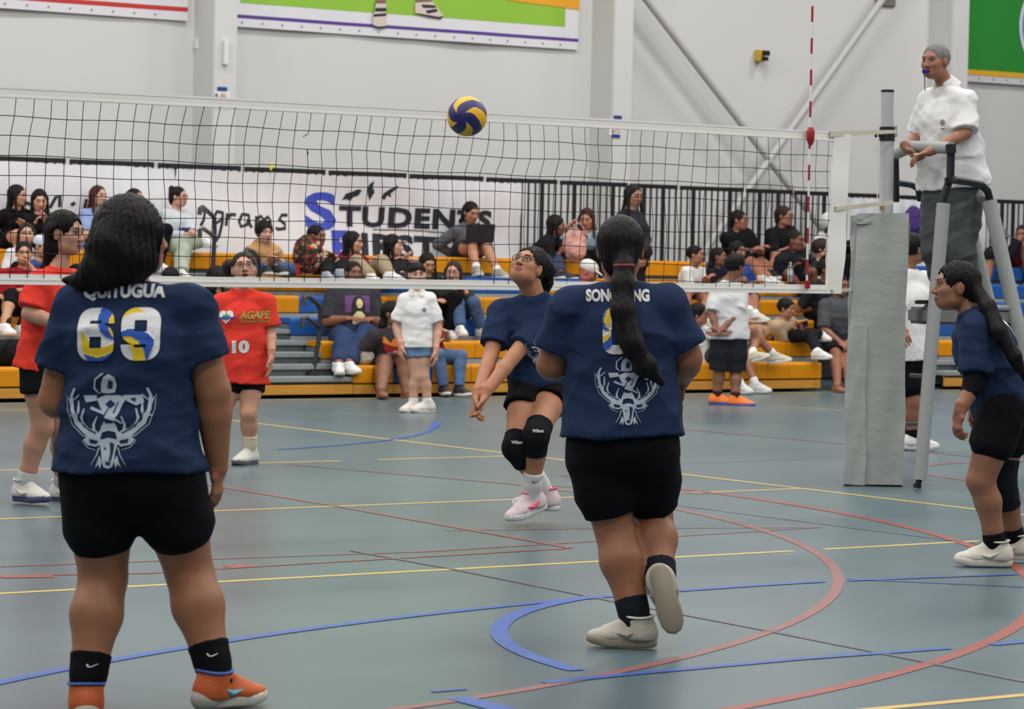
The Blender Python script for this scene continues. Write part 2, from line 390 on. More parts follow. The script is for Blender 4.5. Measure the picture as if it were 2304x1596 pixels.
# notices on the columns
M_NOTR = mat('notice_red', (176, 66, 62), .6); M_TAPE = mat('painters_tape', (36, 62, 140), .6); M_PAP = mat('paper', (224, 223, 222), .8)
def notice(u, v, w, h, lines, lab, tapes):
    p = onY(u, v, COLY - .004); t = MB(p).box((p[0] - w / 2, COLY - .004, p[2] - h / 2), (p[0] + w / 2, COLY, p[2] + h / 2)).build('paper_notice', M_PAP); tag(t, lab, 'notice')
    pl = lambda x, y, r=0: (x, -.003 - .0012 * r, y)
    sh = []
    for s, y, ww, hh in lines: V, F = text2d(s, ww, hh, .01); sh.append((V, F, M_NOTR, .01, y))
    V, F = oval2d(-.075, .055, .018, .022); sh.append((V, F, mat('seal_grey', (110, 120, 124), .6), 0, 0))
    print_on('lettering', sh, pl, t, 0)
    for du, dv in tapes:
        q = onY(u + du, v + dv, COLY - .006) - p; MB().box((q[0] - .06, -.006, q[2] - .021), (q[0] + .06, -.002, q[2] + .021)).build('tape', M_TAPE, t)
notice(500, 226, .2, .2, (('NO', .06, .06, .035), ('FOOD', .022, .1, .038), ('in the', -.022, .08, .03), ('MHS Gym', -.06, .15, .035)), 'white no food notice with blue tape on the first column', ((0, -26),))
notice(1386, 286, .2, .2, (('NO', .055, .06, .035), ('FOOD', .02, .1, .038), ('in the', -.022, .08, .03), ('MHS Gym', -.06, .15, .035)), 'white notice held by two blue tapes on the second column', ((4, -22), (0, 20)))
# upper banners
def wall_banner(corner_l, corner_r, top, shapes, lab, sub=.0, gl=True, base=(220, 219, 222)):
    a = onY(*corner_l, WALLY - .05) if corner_l else None; b = onY(*corner_r, WALLY - .05) if corner_r else None
    return a, b
def banner(x0, x1, z0, z1, lab, shapes, basecol, nail=True):
    Y = WALLY - .045; nx = 40; V = []; F = []
    f = lambda x, z: .012 * math.sin(x * 2.1 + .4 * z) + .006 * math.sin(x * 5.3 - z) * (1 - min(1, (z - z0) / 2))
    for j in range(9):
        for i in range(nx + 1): x = (x1 - x0) * i / nx; z = (z1 - z0) * j / 8; V.append((x, f(x0 + x, z0 + z), z))
    F = [(j * (nx + 1) + i, j * (nx + 1) + i + 1, (j + 1) * (nx + 1) + i + 1, (j + 1) * (nx + 1) + i) for j in range(8) for i in range(nx)]
    me = pyd('wall_banner', V, F, True); o = obj('wall_banner', me, mat('vinyl_%d_%d_%d' % basecol, basecol, .55, .35), None, (x0, Y, z0)); tag(o, lab, 'banner')
    md = o.modifiers.new('s', 'SOLIDIFY'); md.thickness = .004; md.offset = 1; md = o.modifiers.new('e', 'EDGE_SPLIT'); md.split_angle = .7
    for iq, (name, sh) in enumerate(shapes): print_on(name, sh, (lambda x, y, r=0, iq=iq: (x, f(x0 + x, z0 + y) - .006 - .003 * iq - .0015 * r, y)), o, .12)
    mb = MB()
    for k in range(int((x1 - x0) / .26)): x = .08 + k * .26; mb.tube([(x, f(x0 + x, z0) - .004, .05), (x, f(x0 + x, z0) - .014, .05)], .009, 8)
    mb.build('grommet', mat('steel_dark', (96, 94, 92), .4, .5), o)
    return o
R2 = lambda x0, y0, x1, y1: (np.array([(x0, y0), (x1, y0), (x1, y1), (x0, y1)], float), [(0, 1, 2, 3)])
Bz = lambda u, v: onY(u, v, WALLY - .05)
p0 = Bz(422, 46); V, F = R2(0, .1, 6.2, .15)
zz0 = (Bz(422, 46)[2] + Bz(10, 20)[2]) / 2
banner(p0[0] - 6.2, p0[0], zz0, zz0 + 3.2, 'white wall banner with a red stripe along its lower edge', [('red_stripe', [(V, F, mat('stripe_red', (186, 48, 44), .5), 0, 0)])], (214, 212, 218))
a = Bz(530, 58); b = Bz(1302, 114); z0 = (a[2] + b[2]) / 2; W_ = b[0] - a[0]
S = lambda u, v: (Bz(u, v)[0] - a[0], Bz(u, v)[2] - z0)
gx, gy = S(1272, 60); lim = mat('print_lime', (140, 186, 58), .5)
sh = [('field', [(*R2(.05, S(560, 8)[1], gx, 3), lim, 0, 0)]), ('purple_stripe', [(*R2(0, .1, W_, .135), mat('stripe_purple', (84, 54, 140), .5), 0, 0)]),
      ('orange_corner', [(*poly2d([S(1140, 0), S(1304, 22), (S(1304, 0)[0], 3), (S(1140, 0)[0], 3)]), mat('print_orange', (226, 158, 38), .5), 0, 0)])]
bn = banner(a[0], b[0], z0, z0 + 3, 'white wall banner with lime field, purple stripe and printed wrestling shoes', sh, (216, 215, 221))
M_SH = mat('print_shoe_white', (206, 192, 184), .5); M_SK = mat('print_skin', (122, 86, 70), .5); M_SD = mat('print_shoe_black', (44, 40, 42), .5)
sp = lambda L: poly2d([S(u, v) for u, v in L])
shs = [(*sp([(843, 0), (866, 0), (868, 18), (845, 18)]), M_SK, 0, 0), (*sp([(933, 0), (970, 0), (972, 6), (935, 6)]), M_SK, 0, 0),
       (*sp([(844, 8), (867, 8), (867, 40), (866, 60), (850, 62), (837, 56), (838, 38)]), M_SH, 0, 0), (*sp([(932, 6), (972, 4), (996, 36), (985, 41), (960, 36), (932, 30)]), M_SH, 0, 0),
       (*sp([(843, 18), (867, 18), (867, 26), (841, 26)]), M_SD, 0, 0), (*sp([(839, 32), (867, 30), (867, 36), (838, 38)]), M_SD, 0, 0), (*sp([(838, 57), (850, 60), (866, 59), (866, 63), (848, 64)]), M_SD, 0, 0),
       (*sp([(946, 10), (976, 12), (980, 18), (950, 18)]), M_SD, 0, 0), (*sp([(955, 24), (980, 20), (983, 26), (960, 31)]), M_SD, 0, 0), (*sp([(932, 29), (985, 38), (996, 36), (990, 43), (962, 38)]), M_SD, 0, 0)]
pl = lambda x, y, r=0: (x, -.022 - .0025 * r, y); print_on('printed_shoe', [q for i, q in enumerate(shs) if i in (0, 2, 4, 5, 6)], pl, bn, 0); print_on('printed_shoe', [q for i, q in enumerate(shs) if i in (1, 3, 7, 8, 9)], pl, bn, 0)
a = Bz(2160, 182); gz = a[2]; SG = lambda u, v: (Bz(u, v)[0] - a[0], Bz(u, v)[2] - gz)
cx, cy = SG(2372, 62); sb = mat('seal_blue', (48, 84, 160), .5); sw = mat('seal_white', (206, 214, 222), .5)
seal = [(*oval2d(cx, cy, .68, .68, 48), sw, 0, 0), (*oval2d(cx, cy, .62, .62, 48), sb, 0, 0), (*oval2d(cx, cy, .60, .60, 48), mat('seal_pale', (196, 208, 222), .5), 0, 0), (*oval2d(cx, cy, .45, .45, 40), mat('seal_inner', (64, 104, 180), .5), 0, 0), (*oval2d(cx, cy, .42, .42, 40), mat('seal_core', (176, 196, 206), .5), 0, 0)]
for ch, ang in zip('MAR', (162, 149, 136)):
    t = math.radians(ang); V, F = text2d(ch, .1, .11, .02); rt = math.radians(ang - 90); V = np.c_[V[:, 0] * math.cos(rt) - V[:, 1] * math.sin(rt), V[:, 0] * math.sin(rt) + V[:, 1] * math.cos(rt)]
    seal.append((V, F, mat('seal_letter', (40, 72, 150), .5), cx + .52 * math.cos(t), cy + .52 * math.sin(t)))
gb = banner(a[0], a[0] + 5, gz, gz + 3.2, 'green wall banner with yellow edge and round seal beside the referee', [('green_field', [(*R2(.05, .16, 5, 3.2), mat('print_green', (44, 136, 52), .5), 0, 0)]), ('yellow_edge', [(*R2(.05, .09, 5, .16), mat('print_gold', (222, 172, 44), .5), 0, 0), (*R2(0, .09, .05, 3.2), mat('print_gold', (222, 172, 44), .5), 0, 0)])], (206, 204, 208))
print_on('round_seal', seal, lambda x, y, r=0: (x, -.024 - .003 * r, y), gb, 0)
# dark vent at the top right
wallbox(1990, -3, .34, .2, .04, mat('vent_grey', (120, 110, 104), .6), 'wall_vent', 'small grey vent at the top of the wall beside the brace', 'vent', WALLY)

# ------------------------------------------------------------------ fence behind the top row
M_IRON = mat('black_iron', (26, 26, 30), .45, .4)
FZ = lambda x: 2.302 - (x - .9) * .005
xg = [onY(u, 350 + .0434 * u, FENY)[0] for u in (-200, -50, 152, 351, 546, 736, 918, 1091, 1257, 1415, 1527, 1676, 1785, 1886, 2012, 2130, 2225, 2310, 2400)]
fence = empty('iron_railing', (xg[0], FENY, 1.3), 'black iron railing with upright bars behind the top bleacher row', 'railing'); O = A3(xg[0], FENY, 1.3)
bal = MB().box((-.008, -.008, 0), (.008, .008, 1)).me('baluster'); pst = MB().box((-.018, -.018, 0), (.018, .018, 1)).me('fence_post')
for x0, x1 in zip(xg[:-1], xg[1:]):
    x0 += .03; x1 -= .03; z = FZ(x0)
    MB(O).box((x0, FENY - .02, FZ(x0) - .05), (x1, FENY + .02, FZ(x0))).build('top_rail', M_IRON, fence); MB(O).box((x0, FENY - .015, 1.2), (x1, FENY + .015, 1.235)).build('bottom_rail', M_IRON, fence)
    n = max(4, round((x1 - x0) / .1))
    for k in range(n + 1):
        x = x0 + .012 + (x1 - x0 - .024) * k / n; q = k in (2, n - 2)
        o = bpy.data.objects.new('fence_post' if q else 'baluster', pst if q else bal); o.location = (x - O[0], 0, -.1); o.scale = (1, 1, z - .03 - 1.2)
        if not (pst if q else bal).materials: (pst if q else bal).materials.append(M_IRON)
        link(o, fence)
# cloth banner over the railing
def drape(x0, x1, z0, lab, name='railing_banner'):
    Y = FENY - .06; f = lambda x, z: .012 * math.sin(x * 31) * max(0, (z - z0) / .9) + .02 * math.sin(x * 3.3 + z * 2) + .025 * math.sin(z * 5 + x)
    nx = int((x1 - x0) / .04); V = []; nz = 16
    for j in range(nz + 1):
        for i in range(nx + 1):
            x = (x1 - x0) * i / nx; zt = FZ(x0 + x) - .05 - .012 * abs(math.sin((x0 + x) * 2.9)) ** 2; z = z0 + (zt - z0) * j / nz; V.append((x, f(x0 + x, z), z - z0))
    F = [(j * (nx + 1) + i, j * (nx + 1) + i + 1, (j + 1) * (nx + 1) + i + 1, (j + 1) * (nx + 1) + i) for j in range(nz) for i in range(nx)]
    o = obj(name, pyd(name, V, F, True), mat('banner_vinyl', (216, 215, 219), .6, .3, .02, 2), None, (x0, Y, z0)); tag(o, lab, 'banner')
    md = o.modifiers.new('s', 'SOLIDIFY'); md.thickness = .004; md.offset = 1; md = o.modifiers.new('e', 'EDGE_SPLIT'); md.split_angle = .7
    return o, (lambda x, y, r=0: (x - x0, f(x, y) - .008 - .003 * r, y - z0))
xe = onY(1172, 410, FENY - .06)[0]
bo, bpl = drape(-.6, xe, 1.28, 'white banner reading programs and students first tied along the railing')
G = lambda u, v: (onY(u, v, FENY - .06)[0], onY(u, v, FENY - .06)[2])
INK = mat('banner_ink', (34, 38, 46), .6); BLU = mat('banner_blue', (58, 74, 176), .6)
def word(s, u0, v0, u1, v1, m, bold=.05, shear=0, sp=1.0):
    x0, za = G(u0, v0); x1, zb = G(u1, v1); V, F = text2d(s, x1 - x0, abs(za - zb), bold, shear, sp); return V, F, m, (x0 + x1) / 2, (za + zb) / 2
gl = lambda L, w: (*stroke2d([G(u, v) for u, v in L], w), INK, 0, 0)
V = np.array([G(u, v) for u, v in [(0, 0)]])
sh = [word('S', 688, 431, 760, 520, BLU, .035), word('F', 746, 518, 790, 592, BLU, .05)]
def tilt_word(s, u0, u1, vt0, vt1, vb1, m, bold, shear=0, sp=1.0):   # word following its own baseline slope
    x0, z0 = G(u0, vt0); x1, z1 = G(u1, vt1); _, zb = G(u1, vb1); h = z1 - zb; V, F = text2d(s, x1 - x0, h, bold, shear, sp)
    V = V.copy(); k = (z1 - z0) / (x1 - x0); V[:, 1] += V[:, 0] * k; return V, F, m, (x0 + x1) / 2, (z0 + z1) / 2 - h / 2
sh += [tilt_word('TUDENTS', 767, 1108, 462, 474, 520, INK, .045, 0, 1.12), tilt_word('IRST', 815, 985, 523, 533, 588, INK, .045, 0, 1.1)]
print_on('lettering', sh, bpl, bo, .05)
sc = [gl(L, .035) for L in ([(445, 480), (452, 470), (462, 478), (458, 495), (450, 508)], [(500, 478), (488, 476), (480, 490), (486, 502), (498, 494), (502, 476), (500, 500), (492, 530), (482, 545)],
      [(512, 480), (508, 508)], [(510, 492), (520, 482), (530, 484)], [(558, 484), (545, 482), (537, 498), (541, 510), (553, 506), (560, 484), (559, 504), (564, 512)], [(576, 486), (573, 514)], [(574, 496), (586, 486), (590, 494), (588, 516)],
      [(589, 496), (601, 488), (606, 496), (604, 518)], [(646, 484), (632, 484), (626, 494), (638, 504), (638, 514), (622, 516), (618, 512)],
      [(112, 468), (124, 444), (132, 440), (132, 466)], [(158, 462), (166, 456)], [(186, 470), (192, 448), (188, 452)], [(52, 462), (58, 456), (68, 460)])]
o_ = print_on('script_lettering', sc, bpl, bo, .05); o_['kind'] = 'stuff'
isl = [poly2d([G(u, v) for u, v in L]) for L in ([(772, 450), (780, 436), (794, 432), (806, 426), (814, 428), (808, 440), (798, 444), (792, 452), (782, 448)], [(826, 426), (832, 414), (840, 407), (838, 422), (842, 432), (836, 446), (834, 452), (830, 440)], [(858, 446), (862, 436), (874, 426), (888, 418), (893, 420), (882, 430), (876, 436), (878, 444), (870, 440), (866, 450)])]
for V, F in isl: print_on('island_print', [(V, F, INK, 0, 0)], bpl, bo, .05)
print_on('thin_rule', [gl([(842, 517), (920, 518), (1000, 524), (1080, 522)], .012)], bpl, bo, .1)
drape(onY(1903, 440, FENY)[0], onY(2212, 450, FENY)[0], 1.28, 'plain white cloth tied to the railing behind the referee')
t = onY(610, 375, FENY - .08); tag(MB(t).tube([t + A3(0, 0, .05), t + A3(.01, -.01, 0), t + A3(-.02, -.02, -.04)], [.006, .02, .006], 8).build('ribbon', mat('ribbon_yellow', (214, 200, 40), .6)), 'small yellow ribbon knotted on the railing above the banner', 'ribbon')

# ------------------------------------------------------------------ bleachers
M_SY = mat('seat_yellow', (206, 134, 8), .55, .22, .06, 4, .05, 40); M_SB = mat('seat_blue', (32, 84, 158), .5, .35, .06, 4, .05, 40)
M_ALU = mat('deck_grey', (138, 144, 146), .5, .4, .08, 3); M_ALUD = mat('riser_grey', (104, 110, 112), .6, .3, .06, 3); M_WOOD = mat('plinth_wood', (196, 140, 58), .5, .3, .18, 9, stretch=(.6, 8, 8)); M_GAP = mat('gap_shade', (16, 14, 12), .9, .1)  # near-black gap material paints in the shade under the bleacher front
MOD = .457
prof = [(.03, -.175), (.004, -.165), (0, -.03), (.006, -.01), (.022, 0), (.26, 0), (.28, -.012), (.28, -.05), (.05, -.05), (.05, -.175)]
def seatmesh(n, m): me = MB().prism(prof, 0, MOD - .006).me(n); me.materials.append(m); return me
ms = {False: seatmesh('seat', M_SY), True: seatmesh('seat', M_SB)}
X1, X2 = 1.93, 2.98                                      # first aisle
XR1 = onY(1863, 850, 10.1)[0]; XR2 = onY(2112, 800, 10.7)[0]; NM = round((XR1 - X2) / MOD); XR1 = X2 + NM * MOD
BLUE = {0: [(893, 940), (960, 1010)], 1: [(940, 1000)], 2: [(684, 800), (1035, 1140)], 3: [(716, 736), (990, 1040)], 4: [(657, 690), (870, 1150), (1225, 1290)], 5: []}
def bleacher(x0, n, lab, blue_all=(), left=False, rows=6, more=(0, 0, 0, 0, 0, 0)):
    root = empty('bleacher', (x0, 10.1, 0), lab, 'bleacher', 'telescopic bleacher sections'); O = A3(x0, 10.1, 0); L = n * MOD
    for k in range(rows):
        y, z = ROWY[k], ROWZ[k]; L = (n + more[k]) * MOD
        for i in range(n + more[k]):
            x = x0 + i * MOD; u = pix((x + MOD / 2, y, z - .1))[0]; bl = k in blue_all or (not left and any(a < u < b for a, b in BLUE.get(k, [])))
            o = bpy.data.objects.new('seat', ms[bl]); o.location = (x - x0 + .003, y - 10.1, z); link(o, root)
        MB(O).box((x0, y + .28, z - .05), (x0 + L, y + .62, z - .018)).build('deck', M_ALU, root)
        MB(O).box((x0 + .02, y + .06, .02 if k == 0 else ROWZ[k - 1] - .05), (x0 + L - .02, y + .09, z - .05)).build('riser', M_ALUD if k else M_GAP, root)  # front-row riser coloured near-black as the shade behind the plinth
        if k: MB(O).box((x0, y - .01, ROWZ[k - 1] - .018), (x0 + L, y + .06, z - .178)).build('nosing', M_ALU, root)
    L = n * MOD; i = 0.0
    while i < L - .1:
        e = min(L, i + 2.4); MB(O).box((x0 + i + .004, 10.105, .035), (x0 + e - .004, 10.15, .125)).build('plinth_board', M_WOOD, root, bev=.004); i = e
    for xx in (x0 + .01, x0 + L - .03):
        P = [(ROWY[0] + .07, .03)] + [q for k in range(rows) for q in ((ROWY[k] + .07, ROWZ[k] - .06), (ROWY[min(k + 1, 5)] + .07 if k < rows - 1 else ROWY[k] + .6, ROWZ[k] - .06))] + [(ROWY[rows - 1] + .6, .03)]
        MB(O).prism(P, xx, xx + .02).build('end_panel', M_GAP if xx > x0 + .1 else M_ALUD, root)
    return root
ME = [0] + [round((onY(u, v, ROWY[k])[0] - XR1) / MOD) for k, u, v in ((1, 1858, 766), (2, 1840, 720), (3, 1822, 676), (4, 1797, 636))]; XA = XR1 + max(ME) * MOD
bleacher(X1 - 15 * MOD, 15, 'yellow bleacher section left of the stepped aisle', left=True, rows=5)
bleacher(X2, NM, 'long yellow and blue bleacher section in the middle', rows=5, more=ME)
bleacher(XR2, 12, 'yellow and blue bleacher section at the far right behind the referee', (2, 3, 4), left=True, rows=5)
# top bench runs across the aisles
top = empty('bleacher_bench', (X1 - 15 * MOD, ROWY[5], ROWZ[4]), 'continuous top yellow bench row under the railing', 'bench'); O = A3(X1 - 15 * MOD, ROWY[5], ROWZ[4]); nb = int((XR2 + 12 * MOD - O[0]) / MOD)
for i in range(nb):
    x = O[0] + i * MOD; o = bpy.data.objects.new('seat', ms[x > XR1 + .5]); o.location = (x - O[0] + .003, 0, ROWZ[5] - O[2]); link(o, top)
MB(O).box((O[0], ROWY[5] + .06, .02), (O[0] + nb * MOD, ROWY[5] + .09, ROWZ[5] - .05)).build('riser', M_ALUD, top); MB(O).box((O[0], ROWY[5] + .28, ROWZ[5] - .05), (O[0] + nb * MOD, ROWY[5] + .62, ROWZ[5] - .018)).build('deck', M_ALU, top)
def aisle(x0, x1, lab):
    root = empty('aisle_steps', (x0, 10.1, 0), lab, 'steps'); O = A3(x0, 10.1, 0)
    MB(O).box((x0, 10.105, .035), (x1, 10.15, .13)).build('plinth_board', M_WOOD, root, bev=.004); MB(O).box((x0 + .02, 10.16, 0), (x1 - .02, 10.2, .13)).build('toe_gap_shade', M_GAP, root)  # solid near-black slab painted as the shade behind the plinth
    for j in range(10):
        y = 10.1 + .3 * j; z = .2 + .105 * j
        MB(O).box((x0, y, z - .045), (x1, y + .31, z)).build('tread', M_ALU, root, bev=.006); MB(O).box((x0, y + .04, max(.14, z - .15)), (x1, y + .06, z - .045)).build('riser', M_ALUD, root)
    return root
aisle(X1, X2, 'grey aluminium aisle steps between the left and middle bleachers'); aisle(XA, XR2, 'grey aluminium aisle steps behind the padded net post')
M_RAIL = mat('rail_dark', (46, 48, 54), .4, .5)
def handrail(pts, lab, base=True):
    a = pts[0][0]; o = empty('handrail', a, lab, 'handrail')
    for k, (P, r) in enumerate(pts[1:]): MB(a).tube(P, r, 10).build('tube', M_RAIL, o, smooth=True)
    if base: MB(a).box((a[0] - .06, a[1] - .06, a[2]), (a[0] + .06, a[1] + .06, a[2] + .09)).build('foot', M_RAIL, o, bev=.012)
Yr = 10.42; b0 = onY(701, 858, Yr); q = lambda u, v, y: onY(u, v, y)
handrail([(b0,), ([b0, q(718, 760, Yr), q(721, 700, Yr + .02), q(714, 684, Yr + .0), q(694, 668, Yr - .22), q(684, 670, Yr - .28), q(683, 688, Yr - .28)], .024), ([q(716, 736, Yr), q(690, 716, Yr - .22), q(681, 718, Yr - .28), q(680, 740, Yr - .28)], .022)], 'dark bent handrail standing on the lower aisle steps')
Yr = 13.0; b1 = onY(478, 640, 12.7); 
handrail([(b1,), ([b1, q(483, 520, 12.7), q(482, 490, 12.7), q(470, 478, 12.6), q(456, 466, 12.4), q(450, 470, 12.3), q(449, 484, 12.3)], .024), ([q(482, 532, 12.7), q(458, 515, 12.4), q(450, 518, 12.3), q(450, 535, 12.3)], .022)], 'dark bent handrail at the top of the aisle in front of the banner', False)
b2 = onY(582, 640, 11.9)
handrail([(b2,), ([b2, q(584, 600, 11.9), q(580, 580, 11.85), q(568, 566, 11.7), q(556, 562, 11.5), q(552, 572, 11.45)], .024)], 'dark bent handrail below the tan hoodie', False)
# ================================================================== net, post, stand, ball
XN0, XN1 = -9.25, .24
net = empty('volleyball_net', (XN0, 0, 1.24), 'white taped volleyball net stretched across the court', 'net'); ON = A3(XN0, 0, 1.24)
M_NT = mat('net_tape', (240, 237, 231), .7, .3, .03, 5, .1, 30); M_CORD = mat('net_cord', (30, 28, 30), .8, .2)
zt = lambda x: 2.245 + .012 * math.sin((x + 9) * .33) - .004 * x / 9; zbt = lambda x: 1.245
def ribbon(zf, h, y, name, x0=XN0, x1=XN1, th=.006, n=60):
    V = []
    for i in range(n + 1):
        x = x0 + (x1 - x0) * i / n; z = zf(x); yy = .012 * math.sin(x * 1.7)
        V += [(x, yy - th, z), (x, yy + th, z), (x, yy + th, z - h), (x, yy - th, z - h)]
    F = [(4 * i + k, 4 * i + (k + 1) % 4, 4 * i + 4 + (k + 1) % 4, 4 * i + 4 + k) for i in range(n) for k in range(4)] + [(3, 2, 1, 0), (4 * n, 4 * n + 1, 4 * n + 2, 4 * n + 3)]
    return MB(ON).add(V, F).build(name, M_NT, net, bev=0)
ribbon(zt, .055, 0, 'top_tape'); ribbon(lambda x: 1.285, .055, 0, 'bottom_tape')
ribbon(lambda x: zt(x) + .004, .012, 0, 'tape_hem', th=.009); ribbon(lambda x: zt(x) - .043, .01, 0, 'tape_hem', th=.009); ribbon(lambda x: 1.262, .01, 0, 'tape_hem', th=.009)
mb = MB(ON); nx = 94; rows = 9; top_z = lambda x: zt(x) - .05
def node(i, j):      # column i from the right, row j from the top
    x = -.041 - .1 * i + .2; z0 = top_z(x); z = z0 - (z0 - 1.27) * j / (rows + .25)
    lean = -.016 * max(0, min(1, (i - 20) / 14)) * min(j, 2) - .02 * math.exp(-((i - 27) / 5) ** 2) * max(0, min(j - 2, 1)) - .02 * math.exp(-((i - 20) / 6) ** 2) * max(0, min(j - 2, 1))
    return A3(x + lean + .006 * math.sin(i * 1.3 + j * .5) + .004 * math.sin(j * 1.9 + i * .21), .012 * math.sin(x * 1.7) + .012 * math.sin(i * .4 + j * .9), z + .004 * math.sin(i * .9 + j))
for i in range(nx):
    for j in range(rows + 1):
        if i == 38 and j == 1: continue
        a, b = node(i, j), node(i, j + 1) if j < rows else A3(node(i, j)[0], node(i, j)[1], 1.265); mb.tube([a, b], .0021, 4, False)
for j in range(1, rows + 1):
    P = [A3(XN1, 0, node(0, j)[2])] + [node(i, j) for i in range(nx)]; mb.tube(P, .0021, 4, False)
a = node(38, 1); mb.tube([a, a + A3(-.008, 0, -.02), a + A3(-.04, 0, -.035)], .0021, 4); a = node(38, 2); mb.tube([a, a + A3(.002, -.01, -.03)], .003, 4)
o = mb.build('cord_mesh', M_CORD, net); o['kind'] = 'stuff'
# end band of the net
V = []
for j in range(15):
    z = zt(0) - .01 - (zt(0) - 1.24) * j / 14; x0 = .19 - .03 * j / 14 + .006 * math.sin(j * 1.1); x1 = .33 - .035 * j / 14 + .008 * math.sin(j * .8 + 1)
    V += [(x0, -.012, z), (x1, -.012 + .01 * math.sin(j), z), (x1, .012 + .01 * math.sin(j), z), (x0, .012, z)]
MB(ON).add(V, [(4 * i + k, 4 * i + 4 + k, 4 * i + 4 + (k + 1) % 4, 4 * i + (k + 1) % 4) for i in range(14) for k in range(4)] + [(0, 1, 2, 3), (59, 58, 57, 56)]).build('side_band', M_NT, net, True)
M_STR = mat('strap', (206, 198, 180), .7, .3)
DP = 19.25; PP = lambda u, v, d=0: onD(u, v, DP + d)
mb = MB(ON)
for (u0, v0, u1, v1, w0, w1) in ((1868, 302, 2018, 296, .035, .022), (1880, 470, 2010, 456, .03, .025), (1872, 655, 1925, 652, .02, .02)):
    a = onY(u0, v0, -.02); b = PP(u1, v1, -.09); mb.add([a + A3(0, 0, w0 / 2), b + A3(0, 0, w1 / 2), b - A3(0, 0, w1 / 2), a - A3(0, 0, w0 / 2)] + [p + A3(0, .008, 0) for p in (a + A3(0, 0, w0 / 2), b + A3(0, 0, w1 / 2), b - A3(0, 0, w1 / 2), a - A3(0, 0, w0 / 2))], [(0, 1, 2, 3)[::-1], (4, 5, 6, 7), (0, 4, 5, 1)[::-1], (3, 2, 6, 7)[::-1]])
mb.build('strap', M_STR, net)
MB(ON).tube([PP(1975, 300, -.06), PP(1975, 380, -.06), PP(1974, 480, -.06)], .004, 6).build('draw_cord', M_STR, net)
# antenna
M_AR = mat('antenna_red', (160, 34, 48), .5); M_AW = mat('antenna_white', (222, 220, 216), .5)
ant = empty('net_antenna', (0, -.035, 1.24), 'red and white striped antenna rod clipped to the net', 'antenna'); ax0 = onY(1815, 655, -.035); ax1 = onY(1828, 14, -.035); OA = A3(0, -.035, 1.24)
for k in range(18):
    a = ax0 + (ax1 - ax0) * k / 18; b = ax0 + (ax1 - ax0) * (k + 1) / 18
    MB(OA).tube([a, b], .0075, 10).build('stripe', M_AR if k % 2 else M_AW, ant, True)
c = ax0 + (ax1 - ax0) * .545; MB(OA).tube([c - A3(0, .008, .06), c - A3(0, .008, .03), c + A3(0, -.008, .03), c + A3(0, -.008, .055)], [.01, .024, .026, .014], 12).build('clamp', mat('clamp_red', (150, 30, 44), .4), ant, True)
c = ax0 + (ax1 - ax0) * .02; MB(OA).tube([c - A3(0, .006, .02), c + A3(0, -.006, .03)], .018, 10).build('lower_clip', mat('clamp_red', (150, 30, 44), .4), ant, True)
# post
pb = onZ(1978, 1083); post = empty('net_post', pb, 'grey steel net post rising from its padding', 'post'); dpp = DP + .02
M_POST = mat('post_grey', (168, 170, 172), .45, .5, .05, 3); tp = onD(1997, 204, dpp); md_ = onD(1996, 300, dpp); bt = onD(1985, 1070, dpp); ax_ = nrm(tp - bt)
MB(pb).tube([bt, md_], .045, 24).build('lower_tube', M_POST, post, True); MB(pb).tube([md_, tp], .041, 24).build('upper_tube', M_POST, post, True); MB(pb).tube([tp - ax_ * .012, tp + ax_ * .004], .0425, 24).build('cap', M_BLK, post, True)
cc = onD(1996, 302, dpp); MB(pb).tube([cc - ax_ * .045, cc + ax_ * .045], .05, 24).build('collar', M_BLK, post, True)
h0 = onD(1975, 304, dpp - .04); MB(pb).tube([h0 + CR * .04, h0 - CR * .02], [.012, .016], 10).build('lever', M_BLK, post, True); h1 = onD(2014, 296, dpp); MB(pb).obox(h1, (CR, CU, CF), (.012, .035, .02)).build('clip', mat('clip_clear', (150, 152, 154), .3), post, bev=.004)
s1 = onD(1983, 462, dpp - .05); MB(pb).tube([s1 + CU * .02, s1 - CU * .03], .012, 8).build('winch_strap', mat('strap_tan', (150, 112, 60), .7), post)
# padding
def pad_material():
    m = mat('pad_vinyl', (160, 164, 160), .5, .35, .05, 4); nt = m.node_tree; b = nt.nodes['Principled BSDF']; tc = nt.nodes.new('ShaderNodeTexCoord'); mp = nt.nodes.new('ShaderNodeMapping'); mp.inputs['Scale'].default_value = (3, 3, 6); mp.inputs['Rotation'].default_value = (.7, .8, .2)
    n = nt.nodes.new('ShaderNodeTexNoise'); n.inputs['Scale'].default_value = 1.3; n.inputs['Detail'].default_value = 3; bp = nt.nodes.new('ShaderNodeBump'); bp.inputs['Strength'].default_value = .35; bp.inputs['Distance'].default_value = .03
    nt.links.new(tc.outputs['Object'], mp.inputs[0]); nt.links.new(mp.outputs[0], n.inputs[0]); nt.links.new(n.outputs[0], bp.inputs['Height']); nt.links.new(bp.outputs[0], b.inputs['Normal']); return m
M_PAD = pad_material(); pad = empty('post_padding', pb, 'tall grey vinyl padding wrapped around the net post', 'padding')
